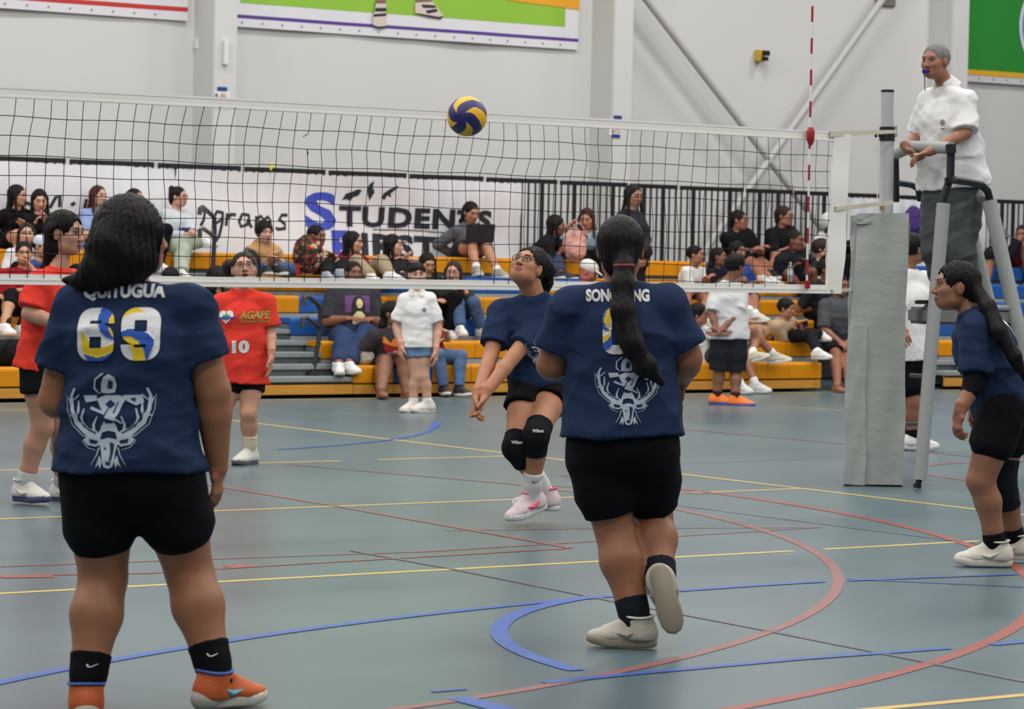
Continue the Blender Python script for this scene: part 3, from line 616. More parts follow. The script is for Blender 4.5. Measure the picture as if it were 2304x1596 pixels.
def padbox(uv, dd0, dd1, name, seed, n=22):    # uv: 4 corner pixels tl,tr,br,bl of the front face; extruded in depth
    tl, tr, br, bl = [np.array(q, float) for q in uv]; V = []; ring = []
    for j in range(n + 1):
        t = j / n; l = tl + (bl - tl) * t; r = tr + (br - tr) * t; wob = 1.8 * math.sin(t * 9 + seed) + .8 * math.sin(t * 23 + seed * 3)
        pts = []
        for s_, e_, m_ in ((l, r, 6),):
            for k in range(m_ + 1): q = s_ + (e_ - s_) * k / m_; pts.append(onD(q[0] + (wob if k in (0, m_) else 0), q[1], DP + dd0 + .006 * math.sin(t * 17 + k * 1.3 + seed)))
        back = [onD(r[0] + wob - 4, r[1], DP + dd1), onD(l[0] + wob + 4, l[1], DP + dd1)]
        V += pts + back
    m = 9; F = [(j * m + k, (j + 1) * m + k, (j + 1) * m + (k + 1) % m, j * m + (k + 1) % m) for j in range(n) for k in range(m)] + [tuple(range(m)), tuple(n * m + k for k in range(m))[::-1]]
    return MB(pb).add(V, F).build(name, M_PAD, pad, smooth=True)
padbox(((1928, 480), (2044, 480), (2032, 1092), (1898, 1090)), -.14, .14, 'front_pad', 1); padbox(((1915, 486), (1932, 482), (1946, 740), (1908, 738)), -.12, .10, 'side_pad', 4, 12)
padbox(((1907, 733), (1950, 733), (1946, 1093), (1897, 1090)), -.16, -.13, 'lower_flap', 7, 14)
padbox(((1918, 492), (1960, 494), (1960, 504), (1918, 504)), -.155, -.14, 'closure_strap', 9, 2)
# referee stand ------------------------------------------------------------
st = empty('referee_stand', onZ(2063, 1098), 'grey padded referee stand with black rails beside the net post', 'stand'); OS = np.array(st.location)
M_SP = mat('stand_pad', (150, 153, 151), .55, .3, .05, 6, .15, 20); M_SR = mat('stand_rail', (22, 24, 28), .4, .45)
SD = 18.95
def S_(u, v, d=0): return onD(u, v, SD + d)
def ton(name, L, r, m): return MB(OS).tube([S_(*q) for q in L], r, 14).build(name, m, st, True)
ton('leg_pad', [(2123, 458, 0), (2070, 1080, -.05)], .043, M_SP); ton('leg_tube', [(2071, 1070, -.05), (2063, 1098, -.05)], .02, M_SR); ton('foot', [(2065, 1090, -.05), (2063, 1099, -.05)], .026, M_SR)
ton('leg_pad', [(2226, 452, .35), (2282, 700, .3), (2372, 1040, .2)], .048, M_SP); ton('leg_tube', [(2367, 1030, .2), (2381, 1077, .2)], .02, M_SR)
ton('leg_pad', [(2036, 500, .75), (2006, 900, .8), (1998, 1020, .8)], .04, M_SP); ton('leg_tube', [(1999, 1010, .8), (1996, 1068, .8)], .02, M_SR)
ton('leg_pad', [(2175, 470, 1.05), (2255, 800, 1.1), (2304, 1000, 1.1)], .04, M_SP); ton('leg_tube', [(2302, 990, 1.1), (2316, 1055, 1.1)], .02, M_SR)
ton('side_rail', [(2120, 455, 0), (2138, 400, .0), (2140, 330, .0)], .026, M_SR); ton('side_rail', [(2016, 455, .72), (2016, 400, .72), (2015, 350, .72)], .022, M_SR)
ton('top_rail', [(2140, 404, 0), (2180, 410, .15), (2208, 416, .28), (2222, 430, .33), (2228, 452, .35)], .025, M_SR); ton('top_rail', [(2012, 410, .72), (2050, 416, .85), (2066, 425, .95), (2070, 450, 1.0)], .022, M_SR)
ton('joint', [(2136, 398, -.03), (2140, 410, -.03)], .036, M_SR); ton('joint', [(2139, 325, -.02), (2140, 345, -.02)], .034, M_SR)
ton('front_pad', [(2018, 345, .66), (2050, 330, .45), (2140, 333, .0)], .04, M_SP); ton('hip_pad', [(2186, 420, .5), (2204, 428, .45), (2210, 450, .4)], .035, M_SP)
ton('rung', [(2040, 955, .75), (2082, 955, -.04)], .014, M_SR); ton('rung', [(2290, 985, .27), (2320, 988, 1.1)], .016, M_SR)
ton('rung', [(2050, 845, .75), (2096, 848, -.03)], .014, M_SR); ton('cross_bar', [(2095, 690, 0), (2282, 694, .3)], .02, M_ALU)
pf = MB(OS)
a, b, c, d = S_(2042, 690, .72), S_(2096, 692, -.05), S_(2285, 696, .3), S_(2240, 694, 1.05)
dz = A3(0, 0, .11); pf.add([a, b, c, d, a - dz, b - dz, c - dz, d - dz], [(0, 1, 2, 3), (7, 6, 5, 4), (0, 4, 5, 1), (1, 5, 6, 2), (2, 6, 7, 3), (3, 7, 4, 0)]); pf.build('platform', mat('platform_grey', (116, 116, 116), .6, .3, .06, 8), st, bev=.02)
PLATZ = float((a[2] + b[2] + c[2] + d[2]) / 4)
sh_ = S_(2078, 680, .25); MB(OS).obox(sh_, (CR, CF, CU), (.05, .06, .012)).build('score_pad', M_BLK, st, bev=.004)
# ball ---------------------------------------------------------------------
bc = onD(1051, 262, 15.7); ball = empty('volleyball', bc, 'blue and yellow swirl panelled volleyball in mid air above the net', 'ball')
pole = nrm(-CF * .93 - CR * .28 - CU * .12); bx = nrm(np.cross(pole, CU)); by = np.cross(pole, bx); NB = 4
th = np.linspace(0, math.pi, 61); ph = np.linspace(0, 2 * math.pi, 141)[:-1]; Vs = [[], []]
def bpt(t, p, r): return pole * math.cos(t) * r + (bx * math.cos(p) + by * math.sin(p)) * math.sin(t) * r
panels = {}
for i in range(60):
    for j in range(140):
        t = (th[i] + th[i + 1]) / 2; p = ph[j] + math.pi / 140; s = min(t, math.pi - t); q = (p + 1.0 * s - .35) / (2 * math.pi) * NB; fr = q % 1
        open_ = max(0, min(.52, (s - .3) * .95)); y = abs(fr - .5) < open_ / 2 + (0.0)
        panels.setdefault(('y', int(q) % NB, t < math.pi / 2) if y else ('b', 0, 0), []).append((i, j))
M_BY = mat('ball_yellow', (226, 172, 24), .45, .4, 0, 1, .2, 260); M_BB = mat('ball_blue', (34, 34, 98), .4, .45, 0, 1, .2, 260)
for key, cells in panels.items():
    V = []; F = []; ix = {}
    for i, j in cells:
        q = []
        for a_, b_ in ((i, j), (i + 1, j), (i + 1, (j + 1) % 140), (i, (j + 1) % 140)):
            k = (a_, b_ if 0 < a_ < 60 else 0)
            if k not in ix: ix[k] = len(V); V.append(bpt(th[a_], ph[b_], .105))
            q.append(ix[k])
        F.append([q[0], q[1], q[2]] if q[0] == q[3] else ([q[0], q[1], q[3]] if q[1] == q[2] else q))
    obj('panel', pyd('panel', V, F, True), M_BY if key[0] == 'y' else M_BB, ball)
# ================================================================== people
UP = A3(0, 0, 1)
def lerp(a, b, t): return np.asarray(a) * (1 - t) + np.asarray(b) * t
def ik(a, b, l1, l2, pole):
    a = np.asarray(a, float); b = np.asarray(b, float); d = b - a; L = np.linalg.norm(d); d = d / (L + 1e-9)
    if L > (l1 + l2) * .995: s = L / (l1 + l2) * 1.005; l1 *= s; l2 *= s
    x = (l1 * l1 - l2 * l2 + L * L) / (2 * L); h = math.sqrt(max(0, l1 * l1 - x * x)); p = np.asarray(pole, float); p = nrm(p - d * (p @ d)); return a + d * x + p * h
def hand_prims(w, d, pn, right, curl, s):
    d = nrm(d); pn = nrm(pn - d * (np.asarray(pn) @ d)); th = np.cross(d, pn) * (1 if right else -1)
    k = .008; P = [econe(w, w + d * .03 * s, (.026 * s, .018 * s), (.036 * s, .014 * s), th, .015), econe(w + d * .03 * s, w + d * .082 * s, (.036 * s, .014 * s), (.038 * s, .012 * s), th, .015)]
    for i, (off, L) in enumerate(((.03, .066), (.0105, .076), (-.0095, .07), (-.029, .055))):
        p = w + d * (.085 - .004 * abs(i - 1)) * s + th * off * s; a = curl * (.8 + .1 * i)
        dd = nrm(d + th * (.06 - .05 * i)); nn = nrm(pn - dd * (pn @ dd))
        for f, r in ((.45, .0092), (.3, .0084), (.25, .0074)):
            dd, nn = dd * math.cos(a) + nn * math.sin(a), nn * math.cos(a) - dd * math.sin(a); q = p + dd * L * f * s
            P.append(cone(p, q, r * s, r * .93 * s, .004)); p = q
    p = w + d * .025 * s + th * .026 * s; dd = nrm(d * .75 + th * .6 + pn * .35)
    P += [cone(p, p + dd * .04 * s, .014 * s, .0105 * s, .012)]; p = p + dd * .04 * s; dd = nrm(d * .95 + th * .2 + pn * .35); P += [cone(p, p + dd * .032 * s, .0105 * s, .0085 * s, .006)]
    return P
def head_prims(H, M, s, neckb, rn, open_mouth=0):
    h = lambda x, y, z: H + s * (x * M[0] + y * M[1] + z * M[2]); r = lambda *a: np.array(a) * s
    P = [ell(h(0, -.014, .025), r(.074, .094, .086), M, .03), ell(h(0, .022, -.03), r(.06, .068, .083), M, .03), ell(h(0, .05, -.082), r(.034, .034, .026), M, .03)]
    for x in (-1, 1):
        P += [ell(h(.04 * x, .05, -.022), r(.026, .03, .028), M, .025), ell(h(.045 * x, .022, -.07), r(.022, .034, .026), M, .03), ell(h(.077 * x, -.01, -.008), r(.009, .02, .032), M, .01)]
    P += [cone(h(-.035, .074, .026), h(.035, .074, .026), .013 * s, .013 * s, .02)]
    for x in (-1, 1): P += [ell(h(.031 * x, .1, .004), r(.02, .02, .015), M, .018, 's')]
    P += [cone(h(0, .083, .008), h(0, .103, -.029), .008 * s, .012 * s, .012)]
    for x in (-1, 1): P += [ell(h(.0125 * x, .094, -.033), r(.009, .011, .008), M, .006), ell(h(.031 * x, .071, .004), r(.0145, .0145, .0125), M, .004)]
    P += [ell(h(0, .084, -.0575), r(.023, .013, .0065), M, .007), ell(h(0, .082, -.0695 - .012 * open_mouth), r(.02, .0135, .0075), M, .007)]
    if open_mouth: P += [ell(h(0, .096, -.064 - .005 * open_mouth), r(.013, .02, .007 + .005 * open_mouth), M, .005, 's')]
    P += [cone(h(0, -.03, -.055), neckb, rn * .95, rn, .03)]
    return P
def face_paint(V, H, M, s, skin, hair, lips=(150, 84, 78)):
    L = (V - H) @ M.T / s; x, y, z = np.abs(L[:, 0]), L[:, 1], L[:, 2]; C = np.tile(lin(skin), (len(V), 1)); fr = y > .05
    def put(m, c, a=1.0): C[m] = C[m] * (1 - a) + np.array(c) * a
    sk = np.array(lin(skin))
    put(fr & (((x - .03) / .021) ** 2 + ((z - .0305 - .12 * (x - .03)) / .0052) ** 2 < 1), lin(hair), .85)
    put(fr & (((x - .031) / .0165) ** 2 + ((z - .004) / .0085) ** 2 < 1) & (y > .06), sk * .55)
    put(fr & (((x - .031) / .0135) ** 2 + ((z - .0035) / .0062) ** 2 < 1) & (y > .06), (.3, .28, .27))
    put(fr & (((x - .031) ** 2 + (z - .004) ** 2) < .0062 ** 2) & (y > .06), (.012, .008, .006))
    put(fr & (np.abs(z - .0105) < .003) & (np.abs(x - .031) < .0165), (.02, .014, .012), .9)
    put(fr & ((x / .024) ** 2 + ((z + .0635) / .0125) ** 2 < 1) & (y > .07), lin(lips))
    put(fr & (np.abs(z + .0632) < .0022) & (x < .022) & (y > .06), sk * .28)
    put(fr & (((x - .012) / .006) ** 2 + ((z + .04) / .004) ** 2 < 1), sk * .35)
    put((x > .02) & (x < .05) & (y > .04) & (np.abs(z + .03) < .018), sk * A3(1.05, .93, .9), .5)
    return C
def half(p, n, lo, hi):
    p = np.asarray(p, float); n = nrm(n); return (lambda X, Y, Z: (X - p[0]) * n[0] + (Y - p[1]) * n[1] + (Z - p[2]) * n[2]), np.asarray(lo), np.asarray(hi), .006, 's'
SOLE = [(0, -.079), (.02, -.075), (.034, -.058), (.038, -.03), (.037, 0), (.039, .04), (.045, .08), (.047, .115), (.041, .15), (.026, .176), (0, .187)]
def sole_mesh(h, base, th=.034):
    P = SOLE + [(-x, y) for x, y in SOLE[-2:0:-1]]; n = len(P); V = []
    for z, g in ((0, .93), (.006, 1.0), (th * .75, 1.0), (th, .95)):
        for x, y in P: V.append(h(x * g, .05 + (y - .05) * g, z + (.012 * max(0, (y - .12) / .07) if 1 else 0)) - base)
    F = [(j * n + k, j * n + (k + 1) % n, (j + 1) * n + (k + 1) % n, (j + 1) * n + k) for j in range(3) for k in range(n)] + [tuple(range(n))[::-1], tuple(range(3 * n, 4 * n))]
    return pyd('sole', V, F, True)
def shoe_prims(A, t, n, s, ra=.036):
    t = nrm(t); n = nrm(n - t * (np.asarray(n) @ t)); sd = np.cross(t, n); g = A - n * .085 * s; h = lambda x, y, z: g + s * (x * sd + y * t + z * n)
    M = np.array([sd, t, n])
    sole = [econe(h(0, -.05, .017), h(0, .06, .017), (.04 * s, .018 * s), (.046 * s, .018 * s), sd, .012), econe(h(0, .06, .017), h(0, .155, .021), (.046 * s, .018 * s), (.03 * s, .015 * s), sd, .012)]
    rc = max(.042 * s, ra + .009); up = [ell(h(0, .115, .036), np.array((.043, .07, .031)) * s, M, .03), ell(h(0, -.035, .05), np.array((.039, .045, .05)) * s, M, .03), econe(h(0, -.03, .046), h(0, .085, .042), (.037 * s, .042 * s), (.041 * s, .034 * s), sd, .03), cone(h(0, -.014, .05), h(0, -.006, .108), rc, rc, .025, 'b'), cone(h(0, .03, .092), h(0, .1, .06), .024 * s, .018 * s, .025)]
    lo = g - .4; up.append(half(h(0, 0, .026), n, lo, g + .4))
    return up, sole, h, M
def wob(amp, seed, f=1.0):
    rs = random.Random(seed); k = [[rs.uniform(-14, 14) * f, rs.uniform(-14, 14) * f, rs.uniform(8, 24) * f * rs.choice((-1, 1)), rs.uniform(0, 6)] for _ in range(5)]
    def g(X, Y, Z):
        q = 0
        for a, b, c, p in k: q = q + (1 - np.abs(np.sin(a * X + b * Y + c * Z + p + 1.5 * np.sin(6 * f * X + 5 * f * Y - 4 * f * Z + p)))) ** 2
        return -q * amp * .55
    return g
STY = dict(s=1.0, tor=(.155, .105, .14, .1, .165, .12), arm=(.05, .04, .027), leg=(.085, .056, .056, .036), skin=(168, 118, 92), sock=None, res=.015, hres=.0068, mouth=0)
PEOPLE = {}
def person(key, label, J, P, base=None, group=None):
    Q = dict(STY); Q.update(P); s = Q['s']; sk = Q['skin']; hs = Q.get('hs', s); res = Q['res']; seed = sum(map(ord, key))
    J = {k: (np.asarray(v, float) if not np.isscalar(v) else v) for k, v in J.items()}
    base = np.asarray(base if base is not None else J['a1'] * [1, 1, 0] + [0, 0, 0], float)
    N, PL, H = J['neck'], J['pel'], J['head']; M = frame(J['hf'], J.get('hu', UP)); side = nrm(J['s2'] - J['s1']); sideh = nrm(J['h2'] - J['h1']); upv = nrm(N - PL); fwd = np.cross(upv, side)
    cw, cdp, ww, wd, hw, hd = [x * s for x in Q['tor']]; ra, re, rw = [x * s for x in Q['arm']]; rt, rk, rc, rn_ = [x * s for x in Q['leg']]; rneck = Q.get('rneck', .05) * s
    U = lerp(N, PL, .1) - upv * .0; C = lerp(N, PL, .33); Wt = lerp(N, PL, .68)
    q9 = .012 if 'top' in Q else 0
    B = [econe(U, C, (cw * .5, .045 * s), (cw - q9, cdp - q9), side), econe(C, Wt, (cw - q9, cdp - q9), (ww - q9, wd - q9), side), econe(Wt, PL, (ww - q9, wd - q9), (hw - q9, hd - q9), sideh), cone(lerp(N, H, -.1), lerp(N, H, .55), rneck, rneck * .95, .04)]
    calf = {}
    for i in '12':
        S_, E_, W_, Hp, K_, An = [J[x + i] for x in 'sewhka']; mid = lerp(E_, W_, .3)
        B += [cone(U, S_, .036 * s, ra, .03), cone(lerp(N, H, .1), lerp(U, S_, .5), .028 * s, .028 * s, .04), cone(S_, lerp(S_, E_, .5), ra, (ra + re) * .52, .02), cone(lerp(S_, E_, .5), E_, (ra + re) * .52, re, .012), cone(E_, mid, re, re * .98, .012), cone(mid, W_, re * .98, rw, .012)]
        if 'pole' in Q: bk = -np.asarray(Q['pole'], float)
        else: bk = nrm(lerp(Hp, An, .5) - K_ + 1e-6 * fwd)
        m2 = lerp(K_, An, .32) + (bk * .014 * s if np.linalg.norm(lerp(Hp, An, .5) - K_) > .015 else -fwd * .012 * s); calf[i] = m2
        B += [cone(Hp, lerp(Hp, K_, .45), rt, rt * .92, .03), cone(lerp(Hp, K_, .45), K_, rt * .92, rk, .02), cone(K_, m2, rk, rc, .02), cone(m2, lerp(m2, An, .6), rc, lerp(rn_, rc, .28), .02), cone(lerp(m2, An, .6), An, lerp(rn_, rc, .28), rn_, .02), cone(An, An - nrm(J.get('n' + i, UP)) * .015 * s, rn_ * .95, rn_ * .9, .01)]
    V, F = nets(B, res); Vs, Fs, Cs, n = [V], [F], [np.tile(lin(sk), (len(V), 1))], len(V)
    Vh, Fh = nets(head_prims(H, M, hs, lerp(N, H, .1), rneck * .97, Q['mouth']), Q['hres']); Vs.append(Vh); Fs.append(Fh + n); n += len(Vh); Cs.append(face_paint(Vh, H, M, hs, sk, Q.get('brow', (30, 24, 22))))
    for i in '12':
        if Q.get('nohand' + i): continue
        d = J.get('hd' + i, J['w' + i] - J['e' + i]); d = nrm(d); pn = J.get('pn' + i)
        if pn is None: c = PL - J['w' + i]; pn = c * [1, 1, .2] - A3(0, 0, .25)
        if np.linalg.norm(pn - d * (pn @ d)) < .05: pn = -UP
        Vx, Fx = nets([cone(J['w' + i] - d * .03, J['w' + i], rw, rw, .01)] + hand_prims(J['w' + i], d, pn, i == '2', J.get('curl' + i, Q.get('curl', .35)), s * Q.get('hands', 1.0)), Q['hres'] * .85, 1)
        Vs.append(Vx); Fs.append(Fx + n); n += len(Vx); Cs.append(np.tile(np.array(lin(sk)) * A3(1.05, .97, .95), (len(Vx), 1)))
    if Q.get('barefoot'):
        for i in '12':
            up_, so_, h_, _ = shoe_prims(J['a' + i], J['t' + i], J.get('n' + i, UP), s * .92); Vx, Fx = nets([up_[0], up_[1], up_[2]] + so_, .009, 1); Vs.append(Vx); Fs.append(Fx + n); n += len(Vx); Cs.append(np.tile(lin(sk), (len(Vx), 1)))
    me = npmesh('person', np.concatenate(Vs) - base, np.concatenate(Fs), np.concatenate(Cs))
    root = obj('person', me, skinmat(), None, base); tag(root, label, 'person', group)
    R = dict(ank=rn_, root=root, base=base, J=J, M=M, H=H, fwd=fwd, side=side, up=upv)
    def part(name, prims, h, m, parent=root, disp=None, smooth=1):
        V, F = nets(prims, h, smooth, disp); return obj(name, npmesh(name, V - base, F), m, parent)
    # ---- top
    T = Q.get('top')
    if T:
        e = T.get('ease', .016); hm = T.get('hem', .1) * s; down = -upv; hemp = PL + nrm(Q.get('hemdir', down)) * hm; hx = T.get('hemw', 1.06); bw = T.get('boxy', 0)
        g = lambda w_, d_: (w_ + e, d_ + e)
        wa = (max(ww, cw * bw) + e, max(wd, cdp * bw) + e); hh = (max(hw, cw * bw) * hx + e, hd * hx + e)
        Pm = [econe(U, C, (cw * .55 + e * .6, .05 * s + e * .4), g(cw, cdp), side), econe(C, Wt, g(cw, cdp), wa, side, .03, 'b')]
        fl_ = T.get('flare', 1.0); Pm.append(econe(lerp(C, Wt, .8), hemp, wa, (hh[0] * fl_, hh[1] * fl_), sideh, .02, 'b'))
        Pm.append(cone(lerp(N, H, -.35), lerp(N, H, T.get('collar', -.1)), rneck + .022, rneck + .012, .03, 'b'))
        sl = T.get('sl', .75); rsl = T.get('rsl', .018)
        for i in '12':
            S_, E_, W_ = J['s' + i], J['e' + i], J['w' + i]
            Pm.append(cone(U, S_, .036 * s + e * .6, ra + e * .7, .03)); Pm.append(cone(lerp(N, H, -.2), lerp(U, S_, .6), .03 * s + e * .3, .03 * s + e * .5, .04))
            if sl <= 1: Pm.append(cone(S_, lerp(S_, E_, sl), ra + e * .7, lerp(ra, re, sl) + rsl, .02, 'b'))
            else:
                Pm += [cone(S_, E_, ra + e * .9, re + rsl, .02), cone(E_, lerp(E_, W_, sl - 1), re + rsl, lerp(re, rw, sl - 1) + rsl * .8, .015, 'b')]
        if T.get('hood'): Pm += [ell(N - fwd * .05 + upv * .02, np.array((.1, .06, .055)) * s, np.array([side, fwd, upv]), .04)]
        R['top'] = part('shirt', Pm, T.get('res', res * .85), cloth(T['col']), disp=wob(T.get('wr', .006), seed))
        if T.get('polo'):
            cl = [cone(lerp(N, H, -.2), lerp(N, H, .2), rneck + .05, rneck + .016, .02, 'ab'), cone(lerp(N, H, -.5) + fwd * .1, lerp(N, H, .4) + fwd * .05, .026, .034, .015, '', 's')]; part('collar', cl, .0055, cloth(T['col']))
    # ---- bottoms
    Bt = Q.get('bot')
    if Bt:
        e = Bt.get('ease', .012); L = Bt.get('len', .5); Pm = [econe(lerp(Wt, PL, .3), PL, (lerp(ww, hw, .3) + e, lerp(wd, hd, .3) + e), (hw + e, hd + e), sideh, .03)]
        for i in '12':
            Hp, K_, An = J['h' + i], J['k' + i], J['a' + i]; le = Bt.get('leg', .016)
            if L <= 1:
                Pm += [cone(Hp, lerp(Hp, K_, min(.45, L)), rt + e, rt * (.95 if L > .45 else .98) + le, .03, 'b' if L <= .45 else '')]
                if L > .45: Pm.append(cone(lerp(Hp, K_, .45), lerp(Hp, K_, L), rt * .92 + e, lerp(rt * .92, rk, (L - .45) / .55) + le, .02, 'b'))
            else:
                Pm += [cone(Hp, lerp(Hp, K_, .45), rt + e, rt * .92 + e, .03), cone(lerp(Hp, K_, .45), K_, rt * .92 + e, rk + e, .02), cone(K_, calf[i], rk + e, rc + e, .02), cone(calf[i], lerp(calf[i], An, .92), rc + e, rn_ + Bt.get('cuff', .022), .02, 'b')]
        R['bot'] = part(Bt.get('name', 'shorts' if L <= 1 else 'trousers'), Pm, Bt.get('res', res * .85), cloth(Bt['col']), disp=wob(Bt.get('wr', .004), seed + 3))
    # ---- socks and shoes
    for i in '12':
        An, K_ = J['a' + i], J['k' + i]; n_ = J.get('n' + i, UP)
        if Q.get('sock'):
            c_, L = Q['sock']; t_ = L * s / np.linalg.norm(K_ - An); tp_ = lerp(An, K_, t_); tb = min(1, t_ / .66); q_ = lerp(calf[i], An, 1 - tb); rr = lerp(rn_, rc, .28 * tb / .4) if tb < .4 else lerp(lerp(rn_, rc, .28), rc, (tb - .4) / .6); ms_ = lerp(An, q_, .5); mr_ = lerp(rn_, rc, .28 * min(1, tb * .5 / .4)); R['sock' + i] = part('sock', [cone(An, ms_, rn_ + .006, mr_ + .006, .02), cone(ms_, q_, mr_ + .006, rr + .007, .015, 'b')], min(.008, res * .7), cloth(c_))
        if Q.get('shoe') and not Q.get('noshoe' + i):
            up_, so_, h_, Mx = shoe_prims(An, J['t' + i], n_, s * Q.get('foot', 1.06), rn_); o = part('shoe', up_, Q.get('sres', .0095), mat('shoe_%d_%d_%d' % tuple(Q['shoe']), Q['shoe'], .55, .35, .08, 20, .2, 60))
            so = obj('sole', sole_mesh(h_, base), mat('sole_%d_%d_%d' % tuple(Q.get('sole', (206, 204, 198))), Q.get('sole', (206, 204, 198)), .6, .3), o); R['shoe' + i] = (o, h_, Mx, so)
        if Q.get('pads') and Q['pads'].get(i):
            a_, b_ = Q['pads'][i]; K0 = lerp(K_, J['h' + i], a_); K1 = lerp(K_, An, b_); R['pad' + i] = part('knee_pad', [cone(K0, K_, lerp(rk, rt, a_ * .9) + .008, rk + .012, .02, 'a'), cone(K_, K1, rk + .012, rc + .008, .02, 'b'), ell(K_ + (K_ - calf[i]) * 0 + nrm(J.get('kf', fwd)) * .02, (.05 * s, .05 * s, .06 * s), None, .02)], res * .7, cloth(Q.get('padcol', (22, 22, 26))))
    # ---- hair
    Hr = Q.get('hair')
    if Hr:
        hp = lambda x, y, z: H + hs * (x * M[0] + y * M[1] + z * M[2]); r3 = lambda *a: np.array(a) * hs; st_ = Hr['st']; v_ = Hr.get('vol', 1.0); Pm = [ell(hp(0, -.02, .028), r3(.083, .103, .093) * v_, M, .02)]
        if st_ == 'buzz': Pm = [ell(hp(0, -.018, .03), r3(.077, .098, .087), M, .02)]
        if 'long' in st_ or 'half' in st_:
            Lh = Hr.get('len', .3); dr = Hr.get('drift', (0, 0)); tip = H - UP * Lh * hs + M[0] * dr[0] - (M[1] * [1, 1, 0]) * (.07 + dr[1]) ; md2 = lerp(hp(0, -.06, -.03), tip, .5) - (M[1] * [1, 1, 0]) * .012
            Pm += [econe(hp(0, -.05, .01), md2, (.082 * hs * v_, .055 * hs), (.09 * hs * v_, .045 * hs), M[0], .03), econe(md2, tip, (.09 * hs * v_, .045 * hs), (.07 * hs * v_ * Hr.get('tipw', 1), .02 * hs), M[0], .03)]
            if Hr.get('front', 1):
                for x in (-1, 1):
                    a_ = hp(.08 * x, .0, .02); b_ = H + M[0] * .1 * x * hs + M[1] * [1, 1, 0] * .03 - UP * min(Lh, Hr.get('flen', .22)) * hs; Pm.append(cone(a_, b_, .02 * hs, .015 * hs, .02))
        if 'nape' in st_: Pm += [ell(hp(0, -.075, -.04), r3(.06, .04, .06), M, .03)]
        for pts in Hr.get('tails', []):
            for (a_, r1), (b_, r2) in zip(pts[:-1], pts[1:]): Pm.append(cone(a_, b_, r1, r2, .02))
        if 'bun' in st_: bx_, by_, bz_, br_ = Hr.get('bun', (0, -.11, .07, .035)); Pm.append(ell(hp(bx_, by_, bz_), r3(br_, br_, br_), M, .01))
        f_ = Hr.get('fringe', 0); Pm.append(ell(hp(Hr.get('part', 0), .1, -.035 - .03 * f_), r3(.068, .084, .114), M, .014, 's'))
        if Hr.get('bangs'): Pm.append(econe(hp(-.045, .074, .05), hp(.045, .074, .05), (.012 * hs, .03 * hs), (.012 * hs, .03 * hs), M[1], .015))
        if Hr.get('ears'):
            for x in (-1, 1): Pm.append(ell(hp(.085 * x, .0, -.02), r3(.03, .035, .045), M, .012, 's'))
        sh_ = st_ == 'short'; am = Hr.get('str', .005 if sh_ else .0034); fq = Hr.get('fq', 19 if sh_ else 26); zq = 70 if sh_ else 9; c0 = H - M[1] * .0
        def hd_(X, Y, Z):
            x = (X - c0[0]) * M[0, 0] + (Y - c0[1]) * M[0, 1] + (Z - c0[2]) * M[0, 2]; y = (X - c0[0]) * M[1, 0] + (Y - c0[1]) * M[1, 1] + (Z - c0[2]) * M[1, 2]
            a_ = np.arctan2(y + .02, x); return am * (np.sin(fq * a_ + zq * Z) + .7 * np.sin(fq * 1.7 * a_ - zq * .6 * Z + 1))
        R['hair'] = part('hair', Pm, Hr.get('res', max(.009, Q['hres'] * 1.25)), hairmat(Hr['col']), disp=hd_)
    if Q.get('glasses'):
        hp = lambda x, y, z: H + hs * (x * M[0] + y * M[1] + z * M[2]) - base; mb = MB()
        for x in (-1, 1):
            mb.tube([hp(.033 * x + .025 * math.cos(t), .1 - .012 * abs(math.cos(t) * .5 + x * .5) , .002 + .019 * math.sin(t)) for t in np.linspace(0, 2 * math.pi, 17)], .0022 * hs, 6, False)
            mb.tube([hp(.058 * x, .088, .006), hp(.078 * x, .04, .008), hp(.082 * x, -.01, .004)], .002, 6)
        mb.tube([hp(-.009, .1, .008), hp(.009, .1, .008)], .002, 6); mb.build('glasses', mat('spectacle_frame', (30, 28, 30), .3, .5), root, True)
    if Q.get('cap'):
        hp = lambda x, y, z: H + hs * (x * M[0] + y * M[1] + z * M[2]); r3 = lambda *a: np.array(a) * hs
        part('cap', [ell(hp(0, -.015, .045), r3(.088, .107, .085), M, .02), ell(hp(0, .1, -.06), r3(.08, .09, .1), M, .01, 's'), ell(hp(0, -.01, -.05), r3(.12, .14, .075), M, .01, 's'), econe(hp(0, .07, .045), hp(0, .15, .03), (.07 * hs, .008), (.045 * hs, .006), M[0], .01)], .008, cloth(Q['cap']))
    PEOPLE[key] = R; return R
def chestprint(R, name, shapes, where='front', dy=0.0, dx=0.0, grid=.015, colfn=None, part='top'):
    J = R['J']; out = R['fwd'] * (1 if where == 'front' else -1); rt = R['side'] * (-1 if where == 'front' else 1); o = lerp(J['neck'], J['pel'], .5) + R['up'] * dy + rt * dx - R['base']
    return print_on(name, shapes, surf_place(R[part], o, rt, R['up'], out), R['root'], grid, colfn)
